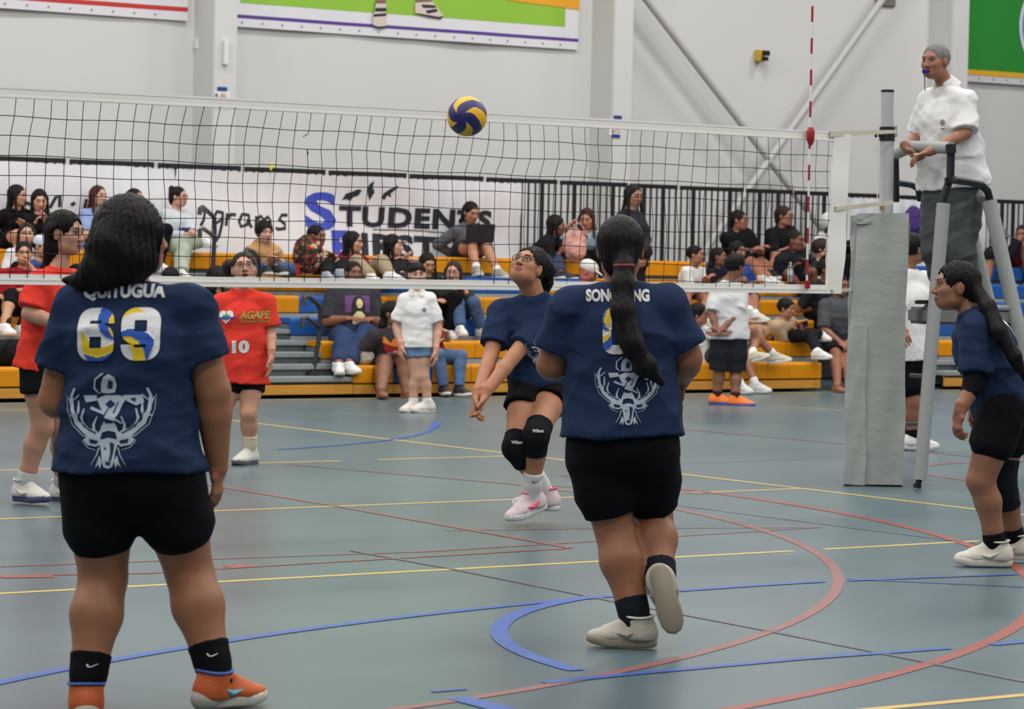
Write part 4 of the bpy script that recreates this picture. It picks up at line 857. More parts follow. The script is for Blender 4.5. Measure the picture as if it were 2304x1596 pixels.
# ------------------------------------------------------------------ people seated on the bleachers
def seated(key, label, row, hd_px, hip_u, hdg=35, hh=None, pitch=0, s=.92, lean=.0, ydep=.24, feet=None, hands=None, footw=.1, reach=.3, tilt=0, group=None, hipz=None, headdd=None, kpole=None, knees=None, **P):
    if abs(hdg) < 90: feet, hands, knees = [x[::-1] if x else x for x in (feet, hands, knees)]
    Z = ROWZ[row - 1]; Y = ROWY[row - 1] + ydep; f = heading(hdg); r = A3(f[1], -f[0], 0)
    z = Z + .07 * s if hipz is None else Z + hipz; u0 = hip_u
    p = onY(u0, 600, Y); v = pix((p[0], Y, z))[1]; PL = onY(u0, v, Y)
    D0 = dep(PL)
    if not lean:
        t0 = np.linalg.norm(onD(*hd_px, D0) - UP * .165 * s - PL); lean = math.sqrt(max(0, (.37 * s) ** 2 - t0 * t0)) if t0 < .37 * s else 0.0; lean = min(lean, .26) * (1 if abs(hdg) < 100 else -1)
    H = onD(*hd_px, D0 - lean if headdd is None else D0 + headdd)
    hf = heading(hdg if hh is None else hh); pa = math.radians(pitch); hfw = hf * math.cos(pa) + UP * math.sin(pa); hu = UP * math.cos(pa) - hf * math.sin(pa) + np.cross(hf, UP) * math.tan(math.radians(tilt))
    N = H - UP * .165 * s - hf * .03 * s; J = dict(pel=PL, neck=N, head=H, hf=hfw, hu=hu)
    sw = P.pop('shw', .155) * s
    for i, sg in (('1', -1), ('2', 1)):
        J['s' + i] = N + r * sg * sw - UP * .05 * s; J['h' + i] = PL + r * sg * .085 * s
        if feet and feet[int(i) - 1] is not None:
            q = feet[int(i) - 1]; A = onY(q[0], q[1], q[2]) if len(q) > 2 else onY(q[0], q[1], ROWY[row - 1] - .2)
        else:
            zf = (ROWZ[row - 2] if row > 1 else 0.0) + .085 * s; A = PL + f * reach * s + r * sg * footw + A3(0, 0, 0); A[2] = zf
        J['a' + i] = A; J['k' + i] = ik(J['h' + i], A, .40 * s, .40 * s, (f * .5 + UP * .9 + r * sg * .25) if kpole is None else (f * kpole[0] + r * sg * kpole[1] + UP * kpole[2]))
        if knees and knees[int(i) - 1]: q = knees[int(i) - 1]; J['k' + i] = onD(q[0], q[1], D0 + q[2])
        J['t' + i] = f + r * sg * .25
        if hands and hands[int(i) - 1] is not None:
            q = hands[int(i) - 1]; W = onD(q[0], q[1], D0 + q[2])
        else: W = PL + f * .24 * s + UP * .13 * s + r * sg * .07 * s
        J['w' + i] = W; J['e' + i] = ik(J['s' + i], W, .27 * s, .24 * s, r * sg * .7 - f * .6 - UP * .5)
        J['pn' + i] = -UP * .8 - r * sg * .3
    for k in list(P):
        if k.startswith('J_'): J[k[2:]] = P.pop(k)
    P.setdefault('top', {}); P['top'] = dict(dict(hem=0, sl=.8, wr=.007), **P['top'])
    P['s'] = s; base = PL * [1, 1, 0] + A3(0, 0, Z)
    return person(key, label, J, P, base, group)
# ================================================================== the cast: players and officials
def hero(key, label, D, px, P, hh, pitch=0, roll=0, toes=(0, 0), extra=None, base=None):
    J = {k: onD(q[0], q[1], D + (q[2] if len(q) > 2 else 0)) for k, q in px.items()}
    f = heading(hh); pa = math.radians(pitch); J['hf'] = f * math.cos(pa) + UP * math.sin(pa); J['hu'] = UP * math.cos(pa) - f * math.sin(pa) + np.cross(f, UP) * math.tan(math.radians(roll))
    for i in (0, 1): J['t%d' % (i + 1)] = heading(toes[i]) if np.isscalar(toes[i]) else np.asarray(toes[i], float)
    if extra: J.update(extra)
    return person(key, label, J, P, base)
NAVY = (33, 47, 75); RED = (214, 60, 48); BLACK = (17, 17, 20); JET = (20, 17, 17); DKBR = (42, 29, 25); WHITE = (218, 217, 216)
M_PW = mat('print_white', (214, 214, 216), .7, .2); M_PB = mat('print_blue', (46, 86, 170), .7, .2); M_PY = mat('print_yellow', (222, 188, 46), .7, .2); M_PN = mat('print_navy', NAVY, .8, .2); M_PG = mat('print_grey_blue', (172, 184, 198), .7, .2)
HER = dict(res=.0095, hres=.0036, sres=.006)
T_ = lambda s, w, h, m, dx=0, dy=0, b=.02, sh=0, sp=1.0: (*text2d(s, w, h, b, sh, sp), m, dx, dy)

# team emblem: huntress over a stag with spreading antlers (unit: 1 = emblem half width)
def emblem(k, figure=1, antl=1):
    S_ = []
    def st(pts, w0, w1=None, m=M_PG, mirror=True):
        for sg in ((1, -1) if mirror else (1,)): V, F = stroke2d([(x * sg * k, y * k) for x, y in pts], w0 * k, (w0 if w1 is None else w1) * k); S_.append((V, F, m, 0, 0))
    def po(pts, m=M_PG, mirror=False):
        for sg in ((1, -1) if mirror else (1,)): V, F = poly2d([(x * sg * k, y * k) for x, y in pts]); S_.append((V, F, m, 0, 0))
    if antl:
        st([(.18, -.42), (.5, -.36), (.78, -.12), (.9, .18), (.92, .5), (.84, .66)], .15, .05); st([(.62, -.28), (.66, .0), (.6, .2)], .09, .03); st([(.82, -.05), (.74, .16), (.74, .38)], .09, .03); st([(.92, .3), (1.0, .46)], .07, .02); st([(.34, -.4), (.36, -.16), (.28, .02)], .08, .025); st([(.2, -.4), (.16, -.22), (.1, -.1)], .06, .02)
    if antl: st([(.2, -.5), (.6, -.42), (.9, -.16), (1.02, .18), (1.04, .52)], .022, .012); st([(.26, -.32), (.5, -.24), (.68, -.02)], .02, .012); st([(.7, -.2), (.86, .02), (.98, .06)], .06, .02); st([(.86, .4), (.72, .52)], .05, .02)
    st([(.22, -.68), (.27, -.86), (.4, -1.08)], .03, .012); st([(.62, -.52), (.5, -.68), (.3, -.74)], .02, .01)
    po([(.16, -.5), (.48, -.42), (.6, -.5), (.5, -.62), (.3, -.66), (.2, -.62)], M_PG, True)                      # ears
    po([(-.16, -.5), (0, -.46), (.16, -.5), (.2, -.62), (.16, -.8), (.14, -1.0), (.1, -1.12), (0, -1.16), (-.1, -1.12), (-.14, -1.0), (-.16, -.8), (-.2, -.62)])
    po([(.14, -1.0), (.2, -.86), (.3, -1.14), (.22, -1.06), (.18, -1.16)], M_PG, True)
    if figure:
        po([(-.3, .42), (-.2, .2), (-.1, -.02), (.1, -.08), (.22, .1), (.3, .3), (.4, .44), (.2, .5), (-.1, .5)]); po([(-.62, .5), (-.3, .5), (-.3, .38), (-.56, .34)]); po([(.3, .5), (.74, .5), (.78, .34), (.6, .26), (.4, .36)])
        po([(-.2, .56), (-.04, .54), (.12, .56), (.16, .72), (.12, .9), (-.02, .98), (-.14, .92), (-.2, .76)]); st([(-.24, .54), (-.36, .66), (-.34, .86), (-.16, 1.0)], .05, .03, M_PG, False); st([(-.44, .22), (-.1, .08), (.3, -.14)], .07, .04, M_PG, False); po([(-.12, -.14), (.12, -.14), (.24, -.36), (.0, -.3), (-.24, -.36)])
        st([(-.28, .5), (-.26, .7), (-.2, .86)], .03, .02, M_PN, False)
    # dark cuts
    po([(.03, -.56), (.14, -.6), (.12, -.78), (.07, -.98), (.02, -.98), (.05, -.8)], M_PN); po([(-.1, -.66), (-.04, -.7), (-.1, -.74)], M_PN); po([(-.06, -1.0), (.06, -1.0), (.05, -1.08), (-.05, -1.08)], M_PN)
    if figure: po([(-.1, .3), (.02, .2), (.14, .3), (.02, .4)], M_PN); po([(-.06, .66), (.06, .64), (.08, .8), (-.02, .86)], M_PN); st([(.1, .1), (.2, .36)], .04, .02, M_PN, False); po([(.46, .42), (.6, .44), (.58, .34)], M_PN); st([(-.14, .0), (.0, .26)], .035, .02, M_PN, False)
    for sg in (1, -1): po([(sg * .24, -.53), (sg * .46, -.48), (sg * .44, -.58), (sg * .28, -.6)], M_PN)
    if antl: st([(.3, -.36), (.6, -.2), (.78, .1), (.84, .5)], .035, .015, M_PN)
    return S_
def digit(s, w, h, dx, dy):
    if s == '1': return T_(s, w, h, M_PW, dx, dy, .06)
    t = w * .34; a, b = w / 2 - t / 2, h / 2 - t / 2; r = w * .2; P = []
    def cor(cx, cy, a0, n=5): return [(cx + r * math.cos(math.radians(a0 + 90 * i / n)), cy + r * math.sin(math.radians(a0 + 90 * i / n))) for i in range(n + 1)]
    loop = cor(a - r, b - r, 0) + cor(-a + r, b - r, 90) + cor(-a + r, -b + r, 180) + cor(a - r, -b + r, 270)
    if s == '0': P = loop + [loop[0]]
    else:
        m = -h * .02 + t * .1
        P = [(a, h * .2)] + cor(a - r, b - r, 0) + cor(-a + r, b - r, 90) + cor(-a + r, -b + r, 180) + cor(a - r, -b + r, 270) + cor(a - r, m - r + t * .3, 0) + [(-a, m + t * .3)]
        if s == '9': P = [(-x, -y) for x, y in P]
    V, F = stroke2d(P, t); return V, F, M_PW, dx, dy
def swirl(cx, cy, k):
    def c(x, y):
        X, Y = (x - cx) / k, (y - cy) / k; r = math.hypot(X, Y); a = math.atan2(Y, X)
        if r > 1.0: return None
        q = (a + 1.3 * r) % 2.09
        if q < .62: return M_PY
        if q < 1.25: return M_PB
        return None
    return c

# --- near player, back to the lens, number 69
g = hero('p69', 'player in navy jersey numbered 69 and black shorts, nearest to the camera', 9.42, dict(
    pel=(290, 1050), neck=(292, 642), head=(300, 535, .02), s1=(178, 700), s2=(420, 697), e1=(128, 900, .06), w1=(215, 905, .3), e2=(478, 880, .02), w2=(490, 1050, .08),
    h1=(222, 1085), h2=(375, 1080), k1=(232, 1300, .1), k2=(425, 1282, .12), a1=(194, 1556, -.02), a2=(488, 1530, .02)),
    dict(HER, s=1.0, hs=1.06, skin=(158, 108, 80), tor=(.185, .135, .178, .14, .2, .165), arm=(.066, .058, .034), leg=(.112, .076, .083, .046), rneck=.053,
         top=dict(col=NAVY, sl=.62, hem=.01, hemw=1.06, ease=.02, rsl=.028, wr=.009, boxy=.95, flare=1.02), bot=dict(col=BLACK, len=.52, ease=.008, leg=.01), sock=(BLACK, .12), shoe=(190, 92, 44), sole=(200, 196, 186), foot=1.0, curl=.3,
         hair=dict(st='nape', col=JET, vol=1.06, res=.0058, fq=38, str=.003, ears=1,
            tails=[[(onD(290, 500, 9.40), .09), (onD(262, 560, 9.37), .092), (onD(232, 606, 9.36), .07), (onD(190, 634, 9.37), .034), (onD(138, 630, 9.42), .006)], [(onD(300, 520, 9.38), .09), (onD(292, 580, 9.36), .085), (onD(272, 622, 9.36), .03), (onD(255, 645, 9.37), .008)], [(onD(315, 520, 9.40), .07), (onD(310, 570, 9.38), .055), (onD(298, 615, 9.37), .03), (onD(290, 636, 9.37), .008)], [(onD(262, 560, 9.36), .07), (onD(228, 606, 9.35), .05), (onD(200, 640, 9.37), .012)]])),
    126, 4, 0, (190, 128), dict(hd2=-UP * 1.0 + CF * .12 - CR * .02, pn2=-CR + CF * .3, pn1=-UP))
k = 1 / 710.
chestprint(g, 'player_name', [T_('QUITUGUA', 182 * k, 38 * k, M_PW, 0, 0, .05)], 'back', 187 * k, -5 * k)
chestprint(g, 'player_number', [digit('6', 84 * k, 118 * k, -50 * k, 0), digit('9', 84 * k, 118 * k, 50 * k, 0)], 'back', 93 * k, -12 * k, .004, swirl(-.002, -.015, .115))
chestprint(g, 'emblem', emblem(97 * k), 'back', -90 * k, -28 * k, .012)
def shoe_marks(R, i, acc, stripe, heel=None):
    o, h, M, so = R['shoe' + i]; b = R['base']; mb = MB()
    for sx in (-1, 1): mb.tube([h(.041 * sx, .07, .052) - b, h(.046 * sx, .03, .045) - b, h(.047 * sx, .0, .06) - b, h(.044 * sx, -.03, .078) - b], [.003, .011, .007, .003], 6)
    mb.build('side_stripe', stripe, o, True); mb = MB()
    for k in range(4): mb.tube([h(-.024, .03 + .02 * k, .092 - .01 * k) - b, h(0, .034 + .02 * k, .102 - .011 * k) - b, h(.024, .03 + .02 * k, .092 - .01 * k) - b], .0035, 6)
    mb.build('lace', acc, o, True)
    rr_ = max(.044, R['ank'] + .011); mb = MB(); mb.tube([h(rr_ * math.cos(t), -.008 + rr_ * math.sin(t), .112 + .006 * math.sin(t) ** 2) - b for t in np.linspace(0, 2 * math.pi, 17)], .005, 6, False); mb.build('collar_trim', acc, o, True)
    if heel: V, F = nets([ell(h(0, -.036, .03), np.array((.047, .055, .046)), M, .01)], .006); obj('heel_cup', npmesh('heel_cup', V - b, F), heel, o)
M_TEAL = mat('shoe_teal', (96, 168, 186), .5); M_SBL = mat('shoe_blue', (56, 92, 170), .5); M_GRY = mat('shoe_grey', (150, 146, 138), .6); M_PNK = mat('shoe_pink', (236, 84, 128), .5); M_CRM = mat('lace_cream', (206, 200, 188), .7)
for i in '12': shoe_marks(g, i, M_SBL, M_TEAL, mat('shoe_heel', (176, 172, 162), .6))
def sock_mark(R, i, m):    # small tick print
    A, K = R['J']['a' + i], R['J']['k' + i]; up = nrm(K - A); V, F = stroke2d([(-.016, .006), (-.012, -.002), (-.004, -.003), (.018, .006)], .007, .002)
    try: print_on('tick_print', [(V, F, m, 0, 0)], surf_place(R['sock' + i], lerp(A, K, .24) + CR * .015 - R['base'], CR, up, -CF, .003), R['sock' + i], .01)
    except Exception as e: print('tick', e)
for i in '12': sock_mark(g, i, M_PW)

# --- second player from behind with a long ponytail
pt = lambda u, v, r, d=-.12: (onD(u, v, 11.14 + d), r)
g = hero('song', 'player in navy jersey and black shorts with one heel lifted, back to the camera', 11.14, dict(
    pel=(1400, 985), neck=(1396, 638), head=(1396, 560, .0), s1=(1288, 698), s2=(1500, 698), e1=(1243, 820, .05), w1=(1300, 800, .28), e2=(1544, 806, .04), w2=(1536, 850, .17),
    h1=(1345, 1030), h2=(1458, 1025), k1=(1383, 1190, .04), k2=(1468, 1165, .16), a1=(1432, 1404, -.06), a2=(1488, 1318, -.06)),
    dict(HER, s=1.0, hs=1.03, skin=(146, 98, 72), tor=(.178, .13, .178, .14, .196, .165), arm=(.068, .06, .036), leg=(.108, .074, .082, .046), rneck=.056,
         top=dict(col=NAVY, sl=.72, hem=-.01, hemw=1.07, ease=.02, rsl=.026, wr=.009, boxy=.98), bot=dict(col=BLACK, len=.78, ease=.01, leg=.012), sock=((26, 30, 38), .1), shoe=(186, 180, 166), sole=(150, 140, 122), foot=1.0, curl=.5,
         hair=dict(st='nape', col=JET, vol=1.05, res=.0055, fq=30, str=.0018, ears=1, tails=[[pt(1400, 560, .05, -.08), pt(1404, 600, .032, -.13), pt(1402, 640, .042, -.15), pt(1402, 700, .044, -.18), pt(1420, 770, .042, -.2), pt(1448, 825, .036, -.2), pt(1490, 862, .012, -.19)], [pt(1402, 700, .03, -.18), pt(1428, 780, .03, -.21), pt(1462, 820, .02, -.2), pt(1478, 850, .008, -.2)]])),
    176, 6, 0, (-97, nrm(-UP * .9 + CR * .25 - CF * .12)), dict(n2=CF * .93 - UP * .15, pn1=-UP, hd2=-UP * .7 + CF * .5, pn2=-CR))
k = 1 / 603.
chestprint(g, 'player_name', [T_('SONGSONG', 142 * k, 29 * k, M_PW, 0, 0, .05)], 'back', 146 * k, -8 * k)
chestprint(g, 'player_number', [digit('0', 60 * k, 104 * k, 0, 0)], 'back', 66 * k, -14 * k, .005, swirl(-.02, .0, .1))
chestprint(g, 'emblem', emblem(70 * k), 'back', -62 * k, 10 * k, .012)
tie = onD(1404, 598, 11.14 - .13) - g['base']; MB().tube([tie + .034 * (math.cos(t) * CR + math.sin(t) * CF) for t in np.linspace(0, 2 * math.pi, 13)], .008, 6, False).build('hair_tie', mat('hair_tie', (120, 40, 44), .7), g['root'], True)
for i in '12': shoe_marks(g, i, M_CRM, M_GRY)

# --- passing player with joined forearms, looking up
g = hero('pass', 'player in navy jersey, glasses and black knee pads, hands joined, looking up', 15.98, dict(
    pel=(1222, 862, .05), neck=(1200, 666, .0), head=(1186, 602, -.05), s2=(1128, 706, .0), s1=(1228, 716, .0), e2=(1104, 802, -.12), w2=(1074, 890, -.34), e1=(1152, 806, -.2), w1=(1090, 888, -.36),
    h2=(1190, 872, .02), h1=(1246, 868, .05), k2=(1160, 1008, -.2), k1=(1206, 980, -.25), a2=(1228, 1112, .02), a1=(1196, 1118, -.1)),
    dict(HER, s=.98, hs=.98, skin=(176, 122, 92), tor=(.15, .11, .145, .11, .16, .125), arm=(.054, .042, .03), leg=(.092, .06, .058, .042), rneck=.06, brow=(34, 24, 20), glasses=1,
         top=dict(col=NAVY, sl=.72, hem=.02, ease=.022, rsl=.028, wr=.009, boxy=1.0, collar=.03), bot=dict(col=BLACK, len=.36, ease=.014, leg=.02), sock=(WHITE, .15), shoe=(214, 196, 198), sole=(214, 212, 210), pads={'1': (.22, .3), '2': (.2, .3)}, curl=.45,
         hair=dict(st='nape', col=JET, res=.0055, ears=1, vol=1.02, tails=[[(onD(1212, 595, 16.0), .05), (onD(1230, 610, 16.08), .04), (onD(1226, 640, 16.1), .04), (onD(1222, 668, 16.08), .02)], [(onD(1205, 580, 15.98), .06), (onD(1224, 600, 16.0), .05)]])),
    -24, 32, -6, (nrm(heading(-52) - UP * .3), -112), dict(kf=heading(-20), hd1=nrm(-UP - CR * .25 - CF * .25), hd2=nrm(-UP * 1 - CR * .1 - CF * .3), pn1=-CR - CF * .2, pn2=CR - CF * .2, n1=UP * .95 + CR * .05))
chestprint(g, 'emblem', emblem(.085, 1, 1), 'front', -.06, .01, .012)
for i in '12': shoe_marks(g, i, M_PNK, M_PNK)
for i in '12': sock_mark(g, i, M_BLK)
for i in '12':
    K = lerp(g['J']['k' + i], g['J']['h' + i], .1) - g['base']
    try: print_on('pad_print', [T_('Wilson', .06, .018, M_PW)], surf_place(g['pad' + i], K, CR, CU, -CF, .003), g['pad' + i], .01)
    except Exception as e: print(e)

# --- red number 10
g = hero('red10', 'player in red jersey numbered 10 with glasses, beyond the net', 19.87, dict(
    pel=(545, 842), neck=(547, 652), head=(549, 606, -.03), s2=(500, 684), s1=(596, 682), e2=(478, 760, .02), w2=(476, 830, -.08), e1=(609, 748, .0), w1=(611, 797, -.1),
    h2=(520, 850), h1=(566, 850), k2=(500, 935, -.06), k1=(559, 930, -.06), a2=(470, 1018, .1), a1=(561, 1016, .02)),
    dict(HER, res=.011, hres=.0045, s=1.0, hs=1.0, skin=(190, 142, 118), tor=(.135, .1, .13, .1, .14, .11), arm=(.046, .037, .027), leg=(.078, .055, .056, .038), glasses=1, mouth=1, brow=(50, 40, 36),
         top=dict(col=RED, sl=.78, hem=.06, hemw=1.06, ease=.026, rsl=.034, wr=.009, boxy=1.02), bot=dict(col=BLACK, len=.38, leg=.02), sock=((206, 196, 170), .11), shoe=(206, 204, 198), sole=(90, 90, 92), curl=.3,
         hair=dict(st='nape', col=(40, 32, 30), vol=1.0, res=.007, ears=1, part=.012, tails=[[(onD(515, 600, 19.9), .045), (onD(516, 625, 19.95), .025)]])),
    8, 16, 4, (-25, 12), dict(hd1=-UP, pn1=-CR, hd2=-UP))
chestprint(g, 'team_logo', [(*poly2d([(0, -.05), (-.03, -.022), (-.05, 0), (-.045, .03), (-.02, .04), (0, .028), (.02, .04), (.045, .03), (.05, 0), (.03, -.022)]), M_PW, -.1, .085), (*poly2d([(-.09, -.004), (0, -.018), (.09, -.004), (0, .006)]), mat('logo_blue', (58, 66, 150), .7), -.1, .078), (*R2(-.004, -.03, .004, .025), mat('logo_green', (60, 130, 60), .7), -.1, .085), (*R2(-.025, .0, .025, .008), mat('logo_green', (60, 130, 60), .7), -.1, .085),
    T_('AGAPE', .2, .055, mat('logo_olive', (150, 140, 60), .7), .09, .09, .04, .2), T_('Christian School', .19, .022, mat('logo_olive', (150, 140, 60), .7), .09, .048, .02)], 'front', .02, 0)
chestprint(g, 'player_number', [T_('10', .115, .085, M_PW, 0, 0, .06)], 'front', -.1, 0)

# --- red player at the left edge
g = hero('redl', 'player in red jersey with bent arm at the left edge, looking right', 16.54, dict(
    pel=(96, 808), neck=(132, 604), head=(148, 525, .0), s2=(86, 640, -.14), s1=(162, 634, .12), e2=(66, 706, -.2), w2=(146, 734, -.27), e1=(188, 705, .1), w1=(205, 745, -.08),
    h2=(86, 830, -.08), h1=(112, 828, .08), k2=(96, 960, -.06), k1=(138, 965, .06), a2=(56, 1092, 0), a1=(142, 1094, .25)),
    dict(HER, res=.011, hres=.004, s=1.02, hs=1.04, skin=(180, 134, 112), tor=(.14, .1, .135, .1, .145, .115), arm=(.05, .042, .029), leg=(.088, .06, .058, .04), rneck=.05, brow=(30, 22, 20),
         top=dict(col=RED, sl=.8, hem=.06, hemw=1.04, ease=.024, rsl=.03, wr=.009, boxy=1.0), bot=dict(col=BLACK, len=.4, leg=.02), sock=((190, 190, 192), .08), shoe=(208, 204, 196), sole=(70, 74, 110),
         hair=dict(st='nape', col=JET, vol=1.05, res=.006, ears=1, tails=[[(onD(122, 520, 16.5), .05), (onD(118, 560, 16.52), .045), (onD(108, 600, 16.55), .03), (onD(98, 622, 16.55), .012)]])),
    66, -2, 0, (62, 50), dict(pn2=UP * .5 - CF, hd2=CR + UP * .05))
chestprint(g, 'team_logo', [(*poly2d([(-.08, 0), (0, -.03), (.08, 0), (.03, .03), (0, .015), (-.03, .03)]), M_PW, 0, 0), (*poly2d([(-.09, -.01), (0, -.03), (.09, -.01), (0, -.018)]), mat('logo_blue', (58, 66, 150), .7), 0, 0)], 'front', .08, -.02)
for i in '12': shoe_marks(g, i, M_CRM, M_CRM)

# --- right player in profile
pt = lambda u, v, r, d=0: (onD(u, v, 14.28 + d), r)
g = hero('right', 'player in navy jersey and one long knee sleeve crouching at the right edge', 14.28, dict(
    pel=(2262, 905, .05), neck=(2182, 700, 0), head=(2148, 645, 0), s1=(2196, 738, -.12), s2=(2190, 738, .16), e1=(2192, 862, -.16), w1=(2160, 925, -.22), e2=(2215, 860, .14), w2=(2188, 905, .1),
    h1=(2258, 920, -.06), h2=(2272, 918, .1), k1=(2206, 1082, -.05), k2=(2250, 1078, .12), a1=(2240, 1232, -.02), a2=(2282, 1218, .22)),
    dict(HER, s=1.0, hs=1.0, skin=(142, 98, 76), tor=(.15, .115, .145, .12, .16, .14), arm=(.052, .043, .03), leg=(.098, .066, .064, .042), rneck=.05,
         top=dict(col=NAVY, sl=.8, hem=.0, ease=.022, rsl=.03, wr=.009, boxy=1.0), bot=dict(col=BLACK, len=.55, ease=.012, leg=.016), sock=(BLACK, .07), shoe=(206, 200, 188), sole=(204, 200, 190), pads={'2': (.3, .45)}, padcol=(26, 30, 38), curl=.55,
         hair=dict(st='nape', col=JET, vol=1.05, res=.0055, ears=1, fq=30, tails=[[pt(2180, 640, .05, -.02), pt(2202, 662, .03, -.06), pt(2224, 692, .036, -.14), pt(2246, 745, .036, -.2), pt(2282, 802, .032, -.22), pt(2316, 862, .02, -.2)]])),
    -84, 2, 0, (-92, -95), dict(kf=heading(-80), hd1=-UP - CR * .15, pn1=CR + CF * .4, hd2=-UP - CR * .1))
sl = MB(); J = g['J']; nets_ = nets([cone(lerp(J['s1'], J['e1'], .78), J['e1'], .053, .05, .02, 'a'), cone(J['e1'], lerp(J['e1'], J['w1'], .45), .05, .044, .02, 'b')], .008); obj('elbow_sleeve', npmesh('elbow_sleeve', nets_[0] - g['base'], nets_[1]), cloth(BLACK), g['root'])
chestprint(g, 'emblem', emblem(.07), 'front', -.12, 0, .012); chestprint(g, 'player_number', [digit('1', .05, .16, 0, 0)], 'back', .08, 0, .01)
for i in '12': shoe_marks(g, i, M_CRM, M_CRM)

# --- referee on the stand
g = hero('ref', 'referee in white polo and grey trousers with whistle standing on the stand', 19.42, dict(
    pel=(2146, 428, .1), neck=(2126, 190, .05), head=(2104, 138, 0), s2=(2092, 226, .14), s1=(2172, 228, -.06), e2=(2064, 305, .22), w2=(2040, 334, -.06), e1=(2172, 300, -.16), w1=(2090, 342, -.32),
    h2=(2118, 450, .14), h1=(2168, 448, .06), k2=(2106, 560, .12), k1=(2160, 562, .02), a2=(2130, 672, .2), a1=(2176, 672, .12)),
    dict(HER, res=.0105, hres=.0038, s=1.03, hs=1.0, skin=(150, 102, 80), tor=(.165, .12, .165, .13, .165, .13), arm=(.05, .04, .029), leg=(.095, .066, .06, .04), rneck=.052, brow=(90, 86, 84), mouth=.4,
         top=dict(col=(214, 213, 213), sl=.9, hem=-.02, hemw=1.12, ease=.028, rsl=.036, wr=.01, boxy=1.08, polo=1, flare=1.06), bot=dict(col=(84, 88, 90), len=2, ease=.028, cuff=.045, wr=.009, name='trousers'), shoe=(30, 30, 32), sole=(30, 30, 32), curl=.55,
         hair=dict(st='short', col=(118, 116, 114), vol=.985, res=.0055, ears=1, fq=44, str=.002)),
    -42, -3, 0, (-40, -50), dict(hd1=nrm(-CR * .9 - UP * .3 + CF * .1), pn1=-UP - CR * .2, hd2=nrm(-UP * .75 + CR * .5 - CF * .5), pn2=CR - CF * .4), base=onD(2150, 690, 19.3))
H, M, b = g['H'], g['M'], g['base']; hp = lambda x, y, z: H + x * M[0] + y * M[1] + z * M[2] - b
MB().tube([hp(0, .09, -.065), hp(0, .13, -.068)], [.012, .014], 10).build('whistle', mat('whistle_blue', (30, 34, 140), .35), g['root'], True)
MB().tube([hp(0, .13, -.07), hp(-.0, .12, -.12), hp(.02, .09, -.17), hp(.05, .04, -.19)], .003, 6).build('lanyard', M_BLK, g['root'], True)
chestprint(g, 'crest', [(*oval2d(0, .01, .017, .02, 14), mat('crest_grey', (120, 122, 126), .7), 0, 0), (*R2(-.012, -.035, .012, -.028), mat('crest_grey', (120, 122, 126), .7), 0, 0)], 'front', .1, .075)

# --- line official girl in white polo in front of the bleachers
g = hero('polo', 'person in white polo and denim shorts standing in front of the bleachers', 26.5, dict(
    pel=(938, 775), neck=(938, 657), head=(939, 618, -.02), s2=(912, 676), s1=(966, 676), e2=(892, 736, .0), w2=(902, 778, -.08), e1=(985, 738, .0), w1=(981, 790, -.08),
    h2=(925, 786), h1=(953, 786), k2=(937, 846, -.02), k1=(953, 846, -.02), a2=(930, 908, 0), a1=(962, 908, 0)),
    dict(res=.012, hres=.0055, s=.93, hs=.95, skin=(198, 152, 130), leg=(.074, .05, .051, .035), tor=(.12, .09, .115, .09, .13, .1), top=dict(col=(220, 219, 218), sl=.8, hem=.03, hemw=1.06, ease=.022, rsl=.03, boxy=1.0, polo=1, wr=.007), bot=dict(col=(104, 128, 160), len=.3, leg=.02), sock=(WHITE, .05), shoe=(210, 204, 198), sole=(206, 200, 192), sres=.008,
         hair=dict(st='nape', col=JET, bangs=1, vol=1.0, ears=1)), 10, -2, 4, (-55, -35), dict(hd1=-UP, hd2=-UP))
chestprint(g, 'crest', [(*oval2d(0, 0, .018, .02, 12), mat('crest_grey', (120, 122, 126), .7), 0, 0)], 'front', .07, .07)
# --- boy with hands behind his back
g = hero('boy', 'person in white tee, black shorts and orange shoes, hands behind back', 28.87, dict(
    pel=(1640, 752), neck=(1640, 634), head=(1656, 598, .0), s1=(1612, 655, -.04), s2=(1668, 655, .04), e1=(1602, 708, -.1), w1=(1612, 742, -.16), e2=(1660, 706, -.08), w2=(1622, 744, -.16),
    h1=(1625, 765), h2=(1655, 765), k1=(1618, 838, 0), k2=(1655, 838, .02), a1=(1613, 892, .02), a2=(1655, 896, -.03)),
    dict(res=.013, hres=.006, s=.98, hs=.95, skin=(134, 92, 72), tor=(.155, .105, .15, .105, .15, .115), leg=(.08, .056, .06, .038), top=dict(col=(206, 206, 208), sl=.85, hem=.05, hemw=1.1, ease=.024, rsl=.032, boxy=1.05), bot=dict(col=(34, 36, 40), len=.95, ease=.03, leg=.045), sock=((50, 36, 36), .05), shoe=(240, 122, 52), sole=(58, 80, 160), sres=.008,
         hair=dict(st='short', col=JET, vol=1.08, str=.006, fq=18)), 128, 0, 0, (75, 80), dict(pn1=CR - CF * .3, pn2=-CR - CF * .3, hd1=CR * .7 - UP * .3, hd2=-CR * .7 - UP * .3))
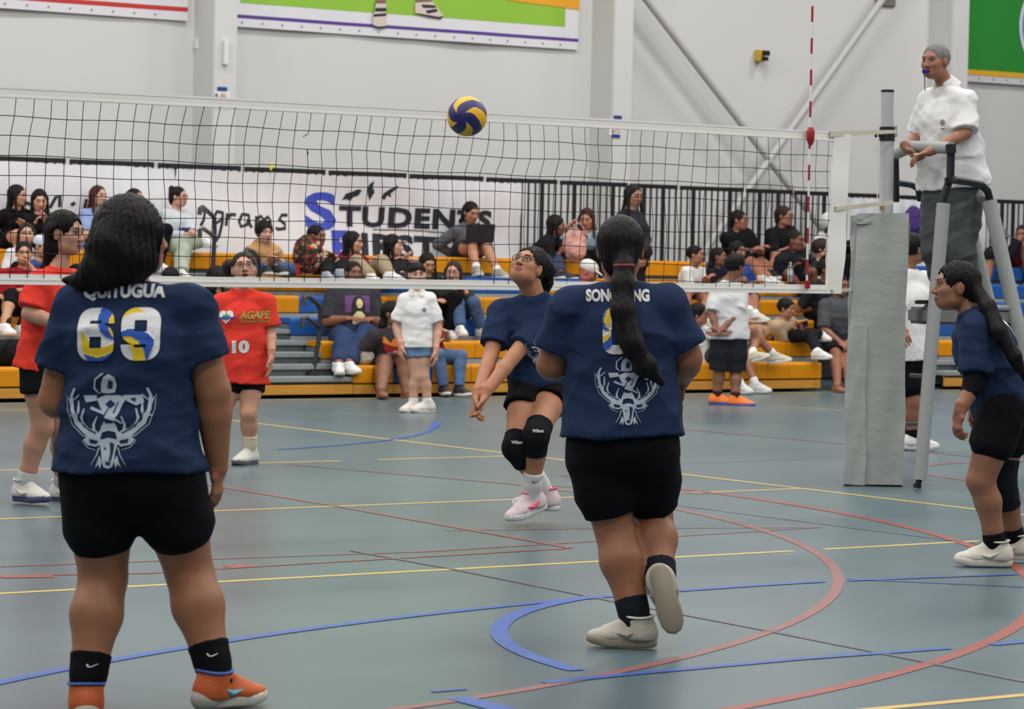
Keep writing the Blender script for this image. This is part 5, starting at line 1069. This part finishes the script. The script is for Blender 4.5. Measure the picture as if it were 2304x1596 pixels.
# --- man in white polo behind the stand
g = hero('man', 'person in white polo and black shorts standing behind the padded post', 22.68, dict(
    pel=(2048, 812), neck=(2044, 605), head=(2056, 560, 0), s1=(2012, 630, -.08), s2=(2078, 630, .1), e1=(2016, 700, -.2), w1=(2030, 740, -.3), e2=(2086, 705, .1), w2=(2084, 740, 0),
    h1=(2034, 830, -.05), h2=(2062, 830, .08), k1=(2052, 905, -.05), k2=(2044, 905, .1), a1=(2056, 985, 0), a2=(2030, 975, .15)),
    dict(res=.013, hres=.006, s=1.0, hs=1.0, skin=(142, 98, 76), leg=(.085, .06, .064, .04), top=dict(col=WHITE, sl=.9, hem=.0, hemw=1.1, ease=.026, rsl=.034, boxy=1.08), bot=dict(col=BLACK, len=.6, ease=.025, leg=.035), sock=(BLACK, .07), shoe=(216, 215, 214), sole=(212, 211, 210),
         hair=dict(st='short', col=JET, vol=1.04)), 120, 0, 0, (85, 85))
# ================================================================== the crowd on the bleachers
def hr(st='long', col=JET, **k): return dict(dict(st=st, col=col), **k)
DEN = (66, 88, 122); DDEN = (44, 60, 92); KHK = (150, 134, 112); TAN = (186, 140, 110); MED = (166, 116, 92); BRN = (128, 86, 66); FAIR = (196, 152, 130)
D1 = lambda o: o
# top row, left of the aisle
g = seated('a1', 'person in black tee with white chest print, far left of the top row', 6, (40, 440), 22, 55, 75, -6, skin=TAN, hair=hr(len=.34), top=dict(col=BLACK), bot=dict(col=BLACK, len=.6), shoe=(200, 198, 196), hands=((20, 510, -.1), (50, 508, -.15)), knees=((38, 528, -.34), (60, 530, -.3)))
chestprint(g, 'white_print', [(*oval2d(0, 0, .03, .04, 14), M_PW, 0, 0), (*R2(-.02, -.07, .02, -.045), M_PW, 0, 0)], 'front', .03, 0)
seated('a2', 'person in black sweater looking down, second from left in the top row', 6, (89, 450), 90, 30, 20, -18, skin=FAIR, hair=hr(len=.3), top=dict(col=(24, 25, 28), sl=1.9), bot=dict(col=BLACK, len=2), shoe=(200, 200, 200), hands=((78, 505, -.2), (104, 502, -.2)), knees=((84, 545, -.34), (112, 545, -.3)))
seated('a3', 'person in light blue tee in the top row at left, before the banner', 6, (222, 441), 224, 40, 50, 0, skin=FAIR, hair=hr(col=(66, 34, 30), len=.32), top=dict(col=(134, 154, 196)), bot=dict(col=DDEN, len=2), shoe=WHITE)
seated('a4', 'seated person mostly hidden behind the head of jersey number 69', 6, (304, 448), 306, 40, 60, 0, skin=TAN, hair=hr('short'), top=dict(col=(60, 70, 90)), bot=dict(col=BLACK, len=2), shoe=WHITE)
g = seated('a5', 'person in pale grey lettered sweatshirt and light trousers, ankle crossed on knee', 6, (402, 443), 396, 48, 70, 0, skin=FAIR, glasses=1, hair=hr('bun nape', bun=(0, -.09, .09, .036)), top=dict(col=(186, 190, 194), sl=1.9), bot=dict(col=(168, 178, 160), len=2, ease=.03, cuff=.04), sock=(WHITE, .08), shoe=WHITE, feet=((408, 612, 12.9), (458, 540, 13.0)), knees=((412, 566, -.3), (392, 556, -.25)), hands=((420, 528, -.2), (436, 522, -.25)))
chestprint(g, 'letters', [T_('ICL', .13, .055, mat('letters_navy', (40, 40, 92), .7), 0, 0, .04)], 'front', -.02, 0)
# lower rows, left section
seated('b1', 'person in white hoodie seated behind the dark red tee at left', 4, (60, 527), 50, 30, 12, 0, s=.95, skin=FAIR, hair=hr(col=DKBR, len=.34), top=dict(col=(206, 206, 210), sl=1.9, hood=1), bot=dict(col=BLACK, len=2), shoe=WHITE)
seated('b2', 'person in dark red tee with hand near the mouth at the left', 3, (54, 570), 42, 30, 14, -2, s=.95, skin=TAN, hair=hr('nape', col=JET), top=dict(col=(150, 28, 42)), bot=dict(col=(34, 36, 42), len=.95), sock=((30, 28, 28), .12), shoe=(206, 204, 200), feet=((14, 735, 11.0), (45, 738, 11.1)), hands=((40, 655, -.2), (68, 600, -.15)), mouth=.5)
seated('b3', 'person in red tee cut off by the left edge, knee pads on', 3, (-22, 570), -20, 30, 30, 0, s=.95, skin=TAN, hair=hr('nape'), top=dict(col=(160, 32, 44)), bot=dict(col=BLACK, len=.95), shoe=WHITE, feet=((-20, 735, 11.0), (8, 735, 11.0)), pads={'1': (.2, .3), '2': (.2, .3)})
seated('b4', 'person in white and blue cap between the players at left', 4, (96, 555), 98, 40, 60, -10, skin=TAN, hair=hr('short'), cap=(196, 202, 214), top=dict(col=(60, 74, 130)), bot=dict(col=BLACK, len=2), shoe=WHITE)
seated('b5', 'person in dark top half hidden right of jersey number 69', 2, (386, 626), 388, 60, 150, 0, skin=TAN, hair=hr('short'), top=dict(col=(40, 40, 46)), bot=dict(col=BLACK, len=2), shoe=WHITE)
seated('b6', 'person in black top seated behind the shoulder of red jersey number 10', 2, (492, 625), 486, 70, 110, 0, s=1.0, skin=TAN, hair=hr(len=.2), top=dict(col=(30, 30, 34), sl=1.9), bot=dict(col=BLACK, len=2), shoe=WHITE)
# middle section, upper
g = seated('c1', 'person in tan hoodie and jeans sitting cross-legged below the banner', 5, (595, 523), 596, 30, 32, -4, s=.95, kpole=(.5, 1, -.1), skin=FAIR, hair=hr('short', vol=1.14, fringe=.6, str=.005), top=dict(col=(182, 142, 96), sl=1.9, hood=1), bot=dict(col=DEN, len=2), shoe=(30, 30, 34), feet=((600, 602, 12.15), (622, 602, 12.15)), hands=((602, 582, -.25), (628, 588, -.25)))
seated('c2', 'person in cream jacket seated behind the floral backpack', 5, (713, 532), 720, 45, 60, -4, s=1.0, skin=BRN, hair=hr('bun nape', bun=(0, -.1, -.04, .045), ears=1), top=dict(col=(196, 182, 158), sl=1.9), bot=dict(col=(24, 24, 28), len=2), shoe=(150, 158, 170), feet=((735, 618, 12.0), (766, 612, 12.1)), hands=((730, 588, -.2), (752, 582, -.25)), knees=((738, 598, -.32), (772, 596, -.32)), hipz=-.06, ydep=.4)
seated('c3', 'person in maroon hoodie and khaki trousers with knees raised', 5, (795, 545), 798, 45, 78, -4, s=1.0, skin=TAN, hair=hr(len=.4), top=dict(col=(116, 30, 46), sl=1.9, hood=1), bot=dict(col=KHK, len=2, ease=.02), shoe=WHITE, feet=((836, 622, 12.0), (878, 618, 11.9)), hands=((836, 588, -.2), (852, 590, -.2)), knees=((802, 590, -.36), (860, 590, -.3)), hipz=-.06, ydep=.4)
seated('c4', 'person in black hooded top seated right of the maroon hoodie', 5, (886, 552), 880, 50, 75, -4, s=1.0, skin=FAIR, hair=hr(len=.36), top=dict(col=(22, 22, 26), hood=1), bot=dict(col=(24, 24, 28), len=2), shoe=(40, 40, 44), feet=((880, 622, 11.95), (905, 618, 12.0)), hands=((905, 586, -.25), (912, 583, -.25)), knees=((892, 598, -.32), (908, 598, -.28)), hipz=-.06, ydep=.4)
g = seated('c5', 'person in grey hoodie with a laptop on the knees in the top row', 6, (1060, 478), 1050, 30, 35, -18, s=1.0, lean=.1, skin=(172, 122, 96), hair=hr(len=.2, front=0), top=dict(col=(88, 90, 96), sl=1.92, hood=1), bot=dict(col=(40, 42, 50), len=.42), sock=(WHITE, .05), shoe=(150, 148, 130), feet=((1072, 604, 12.75), (1120, 610, 12.7)), hands=((1020, 575, .05), (1085, 540, -.3)), footw=.1, knees=((1062, 553, -.36), (1094, 553, -.32)))
def laptop():
    c = onD(1074, 546, dep(g['J']['pel']) - .3); rt = nrm(CR * .96 + CF * .25); bk = nrm(np.cross(UP, rt)); e = empty('laptop', c, 'open dark laptop on the lap of the grey hoodie', 'laptop'); m = mat('laptop_navy', (28, 34, 48), .35, .5)
    MB().obox((0, 0, .01), (rt, bk, UP), (.16, .1, .009)).build('keyboard_base', m, e, bev=.004); l = nrm(UP * .93 - bk * .35); p = -bk * .1 + UP * .012; MB().obox(p + l * .1, (rt, l, np.cross(rt, l)), (.16, .105, .006)).build('lid', m, e, bev=.004)
laptop()
# standing polo girl's neighbours
g = seated('d1', 'person in dark tee with purple portrait print and jeans beside the aisle handrail', 2, (796, 616), 790, 22, 25, 2, s=1.05, skin=BRN, tor=(.19, .16, .2, .17, .22, .17), arm=(.065, .05, .033), leg=(.115, .085, .08, .05), hair=hr('nape', ears=1), top=dict(col=(52, 52, 56), sl=.95, rsl=.03, ease=.025), bot=dict(col=DDEN, len=2), shoe=WHITE, feet=((762, 822, 10.2), (784, 820, 10.2)), hands=((782, 718, -.3), (834, 720, -.2)), shw=.19, footw=.1, knees=((776, 764, -.42), (826, 752, -.36)))
chestprint(g, 'graphic_print', [T_('PORTRAIT', .0001, .0001, M_PW)] if 0 else [(*R2(-.13, -.04, .13, .13), mat('tee_purple', (96, 58, 110), .8), 0, 0), (*oval2d(.0, .0, .075, .13, 18), mat('tee_black', (28, 26, 28), .8), 0, 0), (*oval2d(.01, .05, .035, .05, 14), mat('tee_cream', (206, 186, 136), .8), 0, 0), (*poly2d([(-.06, -.16), (.08, -.16), (.07, -.07), (.03, -.03), (-.02, -.03), (-.06, -.08)]), mat('tee_cream', (206, 186, 136), .8), 0, 0)], 'front', .02, 0)
g = seated('d2', 'person in dark tee with fiery print on the front row by the purse', 1, (884, 706), 880, 30, 62, 0, s=1.05, skin=BRN, tor=(.18, .15, .185, .16, .2, .16), arm=(.058, .046, .032), leg=(.1, .075, .07, .045), hair=hr(len=.2, front=0), top=dict(col=(58, 54, 56), sl=.95, rsl=.03), bot=dict(col=(40, 44, 58), len=.75), barefoot=1, feet=((858, 878, 9.85), (915, 885, 9.9)), hands=((862, 800, -.2), (905, 800, -.3)), knees=((866, 818, -.34), (908, 814, -.3)))
chestprint(g, 'fiery_print', [(*poly2d([(-.13, .06), (-.1, .12), (-.05, .08), (0, .13), (.05, .08), (.1, .12), (.13, .05)]), mat('tee_orange', (226, 120, 40), .8), 0, 0), (*R2(-.12, -.02, .12, .05), mat('tee_red', (170, 44, 40), .8), 0, 0), (*R2(-.1, -.08, .1, -.02), mat('tee_teal', (110, 130, 150), .8), 0, 0), (*poly2d([(-.12, -.1), (0, -.13), (.12, -.1), (0, -.08)]), mat('tee_yellow', (224, 176, 60), .8), 0, 0)], 'front', .06, 0)
seated('d3', 'person in dark top looking down behind the standing white polo', 3, (962, 592), 958, 35, 25, -25, skin=TAN, hair=hr(len=.34), top=dict(col=(44, 52, 44), sl=1.9), bot=dict(col=BLACK, len=2), shoe=WHITE)
seated('d4', 'person in olive hoodie, glasses, jeans and white shoes right of the white polo', 3, (1020, 612), 1026, 30, -10, -6, s=.98, glasses=1, skin=FAIR, hair=hr(col=(52, 38, 34), len=.3), top=dict(col=(52, 52, 44), sl=1.9), bot=dict(col=DEN, len=2), shoe=(212, 210, 206), feet=((1036, 738, 11.1), (1084, 738, 11.2)), hands=((1024, 660, -.25), (1048, 658, -.25)), knees=((1030, 682, -.34), (1066, 682, -.3)))
seated('d5', 'person in red sleeves and jeans with raised hand right of the white polo', 1, (962, 702), 975, 35, 60, 0, s=.82, skin=TAN, hair=hr('short'), top=dict(col=(166, 34, 44)), bot=dict(col=(84, 104, 138), len=2), sock=(BLACK, .05), shoe=(36, 36, 40), sole=(214, 212, 210), feet=((998, 872, 10.0), (1033, 874, 9.95)), hands=((985, 770, -.1), (1003, 748, -.25)))
seated('e1', 'person in black tee and jeans bending toward the pink backpack', 6, (1252, 508), 1222, 70, 85, -10, s=1.02, lean=.1, skin=BRN, hair=hr(len=.3), top=dict(col=(26, 26, 30)), bot=dict(col=(52, 64, 84), len=2), shoe=(30, 30, 34), feet=((1240, 612, 12.8), (1262, 614, 12.7)), hands=((1262, 566, -.2), (1275, 560, -.1)), knees=((1230, 588, -.32), (1256, 590, -.28)))
seated('e2', 'person in light blue tee holding the pink backpack', 6, (1320, 492), 1330, 20, -15, -18, s=1.0, skin=(176, 124, 98), hair=hr(col=(58, 34, 28), len=.28), top=dict(col=(148, 176, 190)), bot=dict(col=BLACK, len=2), shoe=(40, 40, 44), hands=((1280, 508, -.15), (1316, 540, -.25)), knees=((1308, 578, -.32), (1340, 576, -.28)))
g = hero('e3', 'person in dark jacket standing high on the bleachers before the railing', 31.2, dict(pel=(1420, 590), neck=(1418, 472), head=(1426, 440), s2=(1398, 492), s1=(1438, 492), e2=(1392, 545), w2=(1404, 585, -.1), e1=(1452, 540), w1=(1448, 575, -.15), h2=(1412, 600), h1=(1432, 600), k2=(1412, 675), k1=(1432, 675), a2=(1412, 745), a1=(1434, 745)),
    dict(s=.98, skin=(160, 112, 90), hair=hr(len=.34), top=dict(col=(42, 44, 50), sl=1.9, hem=.05), bot=dict(col=(40, 30, 34), len=2), shoe=BLACK), 40, -10, 0, (40, 40))
seated('e4', 'person in white cap with bowed head on the middle bleachers', 3, (1324, 612), 1310, 25, 80, -25, s=1.02, lean=.15, skin=(176, 104, 92), cap=(214, 212, 210), top=dict(col=(178, 190, 198)), bot=dict(col=(40, 50, 76), len=2), shoe=BLACK)
# right part of the middle section
seated('f1', 'person in white v-neck tee leaning forward on the elbows', 4, (1566, 574), 1545, 50, 68, 0, s=.9, lean=.15, skin=(152, 104, 82), hair=hr('short', fringe=.4), top=dict(col=(210, 209, 208)), bot=dict(col=BLACK, len=.5), shoe=WHITE, feet=((1538, 715, 11.2), (1585, 715, 11.2)), hands=((1588, 630, -.25), (1590, 634, -.25)), knees=((1546, 672, -.32), (1590, 672, -.32)))
seated('f2', 'person in black top leaning forward right of the white v-neck tee', 4, (1617, 578), 1602, 50, 72, 0, s=.9, lean=.12, skin=BRN, hair=hr('nape half', len=.2, front=0, ears=1), top=dict(col=(26, 27, 34)), bot=dict(col=BLACK, len=.7), shoe=WHITE, hands=((1628, 632, -.2), (1640, 634, -.2)))
seated('f3', 'person in blue tee seated behind the standing white tee', 4, (1660, 566), 1668, 40, 45, -2, s=.95, skin=(146, 98, 76), hair=hr('short', vol=1.06), top=dict(col=(38, 66, 140)), bot=dict(col=(50, 40, 40), len=.95), sock=(WHITE, .1), shoe=(190, 188, 184), feet=((1688, 700, 11.1), (1700, 708, 11.0)))
seated('f4', 'person in white shirt and glasses low on the front row by the bin', 1, (1573, 708), 1590, 50, 75, 0, s=.95, glasses=1, skin=(150, 104, 82), hair=hr('short', vol=1.08, str=.005), top=dict(col=(208, 208, 208), sl=.9), bot=dict(col=(60, 62, 66), len=.8), sock=(WHITE, .08), shoe=(196, 198, 196), feet=((1668, 868, 9.75), (1700, 866, 9.85)), hands=((1590, 770, -.2), (1602, 770, -.25)))
seated('f5', 'person in grey shorts with crossed outstretched legs behind the orange shoes', 1, (1652, 700), 1655, 60, 60, 0, s=.95, skin=(152, 106, 84), hair=hr('short'), top=dict(col=(196, 200, 204)), bot=dict(col=(150, 154, 158), len=.7), sock=(WHITE, .08), shoe=(186, 178, 160), feet=((1742, 800, 10.0), (1692, 798, 9.95)), J_t1=heading(70) + UP * .3, J_t2=heading(80) + UP * .1)
g = seated('h1', 'person in black white-lettered tee and glasses seated in the top row', 6, (1664, 496), 1670, 40, 65, 0, s=1.05, glasses=1, skin=(150, 100, 80), tor=(.18, .14, .18, .15, .2, .16), arm=(.058, .046, .032), leg=(.1, .07, .068, .045), hair=hr('nape'), top=dict(col=(20, 20, 24), ease=.025), bot=dict(col=BLACK, len=.7), shoe=(200, 200, 200), feet=((1715, 625, 12.6), (1730, 628, 12.5)), hands=((1704, 560, -.2), (1712, 566, -.25)), knees=((1698, 598, -.34), (1722, 600, -.32)))
chestprint(g, 'white_lettering', [T_('MARIANAS', .19, .045, M_PW, 0, 0, .02)], 'front', .05, 0)
seated('h2', 'person in plain black tee and glasses leaning over the shoulders below', 6, (1765, 487), 1762, 40, 60, 0, s=1.06, glasses=1, skin=(160, 110, 88), tor=(.19, .15, .19, .16, .2, .16), arm=(.06, .048, .033), hair=hr('nape', col=DKBR), top=dict(col=(22, 23, 26), ease=.025), bot=dict(col=BLACK, len=.8), shoe=BLACK, hands=((1786, 556, -.45), (1804, 556, -.5)), feet=((1735, 612, 12.6), (1812, 612, 12.6)))
g = seated('h3', 'person in black shirt with a water bottle in front, below the top row', 5, (1790, 543), 1782, 35, 55, 0, s=1.08, skin=(112, 72, 56), tor=(.19, .14, .185, .15, .19, .15), arm=(.06, .05, .034), hair=hr('buzz', col=(28, 22, 20)), top=dict(col=(30, 31, 36), ease=.025), bot=dict(col=(56, 64, 78), len=.95), shoe=BLACK, hands=((1778, 605, -.3), (1815, 600, -.25)), knees=((1772, 616, -.34), (1826, 612, -.3)))
seated('h4', 'person in white hooded sweatshirt and face mask in the top row', 6, (1866, 505), 1860, 38, 30, -8, s=1.02, skin=(60, 46, 40), hair=dict(st='short', col=(206, 206, 208), vol=1.22, res=.012), top=dict(col=(206, 206, 208), sl=1.9, hood=1), bot=dict(col=BLACK, len=2), shoe=WHITE)  # white hair shape serves as the hood; dark skin paints the shade inside it
m_ = PEOPLE['h4']; Hh, Mm = m_['H'], m_['M']; Vv, Ff = nets([ell(Hh + Mm[1] * .062 - Mm[2] * .055, (.056, .05, .045), Mm, .01)], .008); obj('face_mask', npmesh('face_mask', Vv - m_['base'], Ff), cloth((138, 176, 182)), m_['root'])
seated('h5', 'person in dark tee seated right behind the antenna', 5, (1850, 560), 1838, 42, 75, 0, s=1.0, skin=FAIR, hair=hr('short', col=(52, 36, 30), vol=1.08), top=dict(col=(40, 40, 44)), bot=dict(col=BLACK, len=2), shoe=BLACK)
g = seated('h6', 'person in black tee with yellow chest print near the net band', 3, (1862, 608), 1852, 35, 62, 0, s=1.06, skin=(130, 88, 68), tor=(.19, .14, .185, .15, .19, .15), hair=hr('short'), top=dict(col=(36, 38, 44), ease=.025), bot=dict(col=(26, 28, 32), len=2), shoe=BLACK, hands=((1846, 690, -.2), (1870, 692, -.2)), knees=((1850, 704, -.34), (1874, 704, -.3)))
chestprint(g, 'yellow_print', [T_('W', .09, .07, M_PY, -.03, .05, .05), T_('VIVE', .12, .1, M_PY, .0, -.06, .04)], 'front', .02, 0)
g = seated('i1', 'person in tan tee and black trousers looking at a phone', 2, (1770, 694), 1758, 45, 60, -8, s=.9, skin=(162, 114, 90), hair=hr('short', vol=1.06, fringe=.5), top=dict(col=(176, 152, 126)), bot=dict(col=(24, 24, 28), len=2), sock=(WHITE, .06), shoe=(212, 210, 208), feet=((1848, 752, 10.55), (1840, 792, 10.05)), hands=((1796, 736, -.25), (1802, 738, -.3)), knees=((1812, 756, -.32), (1826, 752, -.3)))
c = onD(1806, 731, dep(g['J']['pel']) - .33); tag(MB(c).obox(c, (nrm(CR + UP * .3), nrm(UP - CR * .3 - CF * .3), CF), (.06, .035, .005)).build('phone', M_BLK, bev=.004), 'black phone held above the tan tee lap', 'phone')
g = seated('i2', 'person in dark grey tee and sandals seated left of the padded post', 2, (1890, 642), 1884, 30, 40, -10, s=1.06, skin=(138, 92, 72), tor=(.185, .14, .185, .15, .185, .15), leg=(.085, .064, .062, .04), hair=hr('short'), top=dict(col=(74, 76, 80), ease=.03, rsl=.03, sl=.95), bot=dict(col=(28, 28, 32), len=.95, ease=.02, leg=.03), barefoot=1, feet=((1884, 868, 9.9), (1908, 868, 10.0)), knees=((1880, 796, -.42), (1906, 796, -.36)), hands=((1890, 770, -.42), (1912, 768, -.3)))
for i in '12':
    A = g['J']['a' + i]; _, _, h_, _ = shoe_prims(A, g['J']['t' + i], UP, 1.0); o = obj('sandal', sole_mesh(h_, g['base'], .02), mat('sandal_brown', (52, 38, 32), .7), g['root']); b = g['base']
    MB().tube([h_(-.045, .08, .02) - b, h_(-.03, .085, .06) - b, h_(.03, .085, .06) - b, h_(.045, .08, .02) - b], .011, 6).build('strap', mat('sandal_brown', (52, 38, 32), .7), o, True)
# far right section
seated('j1', 'person in black shirt and grey cap seated behind the stand legs', 6, (2252, 535), 2236, 25, 40, -10, s=1.0, skin=(140, 94, 74), cap=(96, 96, 98), top=dict(col=(30, 31, 36)), bot=dict(col=(70, 70, 68), len=.6), shoe=BLACK, feet=((2222, 632, 12.7), (2262, 632, 12.7)))
seated('j2', 'person in red shirt at the right edge of the bleachers', 6, (2299, 528), 2296, 25, -20, -6, s=1.05, skin=(134, 90, 70), hair=hr('buzz', col=(34, 28, 26)), top=dict(col=(140, 30, 44)), bot=dict(col=(70, 74, 88), len=.8), shoe=BLACK)
# ------------------------------------------------------------------ bags and small things
def blob(name, lab, cat, c, r, m, yaw=0, h=.01, extra=()):
    M = frame(heading(yaw), UP); V, F = nets([ell(c, r, M, .02)] + [ell(c + a * M[0] + b * M[1] + d * M[2], q, M, .025) for a, b, d, q in extra], h, 1, wob(.008, sum(map(ord, lab)) % 97, 1.6)); b = A3(c[0], c[1], c[2] - r[2]); o = obj(name, npmesh(name, V - b, F), m, None, b); return tag(o, lab, cat)
fm = mat('floral_cloth', (60, 44, 40), .8, .2); nt = fm.node_tree; vo = nt.nodes.new('ShaderNodeTexVoronoi'); vo.inputs['Scale'].default_value = 26; rp = nt.nodes.new('ShaderNodeValToRGB'); rp.color_ramp.interpolation = 'CONSTANT'
for p_, c_ in ((0, (50, 36, 32)), (.35, (120, 46, 44)), (.55, (54, 62, 40)), (.75, (196, 160, 130)), (.88, (150, 60, 62))):
    e = rp.color_ramp.elements.new(p_) if p_ else rp.color_ramp.elements[0]; e.color = lin(c_) + (1,)
tc = nt.nodes.new('ShaderNodeTexCoord'); nt.links.new(tc.outputs['Object'], vo.inputs['Vector']); sx = nt.nodes.new('ShaderNodeSeparateColor'); nt.links.new(vo.outputs['Color'], sx.inputs[0]); nt.links.new(sx.outputs[0], rp.inputs[0]); nt.links.new(rp.outputs[0], nt.nodes['Principled BSDF'].inputs['Base Color'])
R5 = lambda u, v, y: onY(u, v, y)
b_ = blob('backpack', 'floral backpack in front of the cream jacket', 'backpack', R5(693, 572, 12.42), (.16, .1, .2), fm, 20); 
b_ = blob('backpack', 'pink backpack on the top row beside the light blue tee', 'backpack', R5(1293, 552, 12.95), (.14, .1, .19), cloth((198, 150, 142)), 30, extra=((0, .08, -.06, (.1, .05, .09)),))
MB().tube([(-.08, -.1, .3), (-.06, -.06, .42), (.02, -.06, .44), (.08, -.1, .34)], .012, 8).build('strap', cloth((176, 128, 122)), b_, True)
b_ = blob('backpack', 'black backpack lying on the left front bleacher row', 'backpack', A3(onY(16, 792, 10.45)[0], 10.45, .31 + .12), (.2, .13, .12), cloth((26, 26, 30)), 20); MB().tube([(-.1, -.12, .16), (-.05, -.16, .24), (.06, -.15, .24), (.1, -.12, .15)], .012, 8).build('strap', cloth((30, 30, 34)), b_, True)
pu = R5(820, 812, 10.25); b_ = blob('purse', 'small grey and white purse on the front row beside the aisle', 'purse', A3(pu[0], 10.25, .31 + .085), (.09, .05, .085), cloth((176, 168, 152)), 10); MB().tube([(-.06, -.03, .12), (-.03, -.05, .2), (.03, -.05, .2), (.06, -.03, .12)], .008, 8).build('handle', cloth((60, 50, 44)), b_, True)
MB().tube([(.0, -.19, .06), (-.03, -.2, -.16), (.02, -.2, -.26), (.07, -.2, -.2), (.05, -.19, .05)], .006, 6).build('strap', cloth((44, 38, 36)), b_, True)
jk = R5(1722, 742, 10.95); blob('folded_jacket', 'beige jacket bundled on the bench beside the tan tee', 'jacket', A3(jk[0], 10.95, ROWZ[1] + .1), (.17, .11, .1), cloth((176, 156, 128)), 30, .01, ((-.1, 0, .06, (.08, .07, .05)), (.1, .03, -.03, (.09, .06, .05))))
blob('handbag', 'dark brown bag hanging from the arm of the dark jacket', 'bag', onD(1452, 566, 31.0), (.08, .05, .07), cloth((52, 34, 36)), 20)
bp_ = R5(2056, 500, FENY - .2); blob('backpack', 'purple and orange backpack hung on the railing behind the net post', 'backpack', bp_, (.13, .1, .2), cloth((70, 50, 104)), 20, extra=((0, .07, -.05, (.08, .05, .07)),))
def bottle(u, row, y, col, lab, h=.2):
    p = onY(u, 600, y); b = A3(p[0], y, ROWZ[row - 1]); e = empty('water_bottle', b, lab, 'bottle'); m = mat('bottle_clear', (200, 214, 220), .12, .5, trans=.75)
    MB().tube([(0, 0, .0), (0, 0, .01), (0, 0, h * .7), (0, 0, h * .88), (0, 0, h * .9)], [.026, .031, .031, .013, .013], 14).build('body', m, e, True); MB().tube([(0, 0, h * .9), (0, 0, h)], .014, 12).build('cap', mat('cap_' + str(col), col, .5), e, True); MB().tube([(0, 0, h * .35), (0, 0, h * .6)], .0317, 14, False).build('wrapper', mat('wrap_' + str(col), col, .5), e, True)
bottle(1778, 5, 12.35, (190, 200, 206), 'clear water bottle standing before the black shirt below the top row', .23); bottle(1753, 2, 10.8, (90, 150, 80), 'small bottle with green label beside the beige jacket', .2)
cn = R5(657, 598, 12.4); tag(MB(A3(cn[0], 12.3, ROWZ[4])).tube([A3(cn[0], 12.3, ROWZ[4]), A3(cn[0], 12.3, ROWZ[4] + .12)], .032, 14).build('drink_can', mat('can_red', (176, 40, 46), .35, .5, metal=.3), None, True), 'red drink can beside the floral backpack', 'can')
# white bin held by the seated boy
c = onY(1582, 776, 10.24); c[2] = ROWZ[0] + .19; bn_ = empty('paper_bin', c, 'white plastic bin held beside the standing black shorts', 'bin'); mbn = MB()
V = []; n = 20
for (z, r) in ((-.19, .075), (.17, .1), (.17, .094), (-.18, .07)): V += [(r * math.cos(2 * math.pi * k / n), r * math.sin(2 * math.pi * k / n), z) for k in range(n)]
mbn.add(V, [(j * n + k, j * n + (k + 1) % n, (j + 1) * n + (k + 1) % n, (j + 1) * n + k) for j in range(3) for k in range(n)] + [tuple(range(n))[::-1]]).build('shell', mat('bin_white', (206, 206, 204), .5, .3), bn_, True); MB().tube([(.1 * math.cos(t), .1 * math.sin(t), .17) for t in np.linspace(0, 2 * math.pi, 25)], .006, 6, False).build('rim', mat('bin_white', (206, 206, 204), .5, .3), bn_, True)
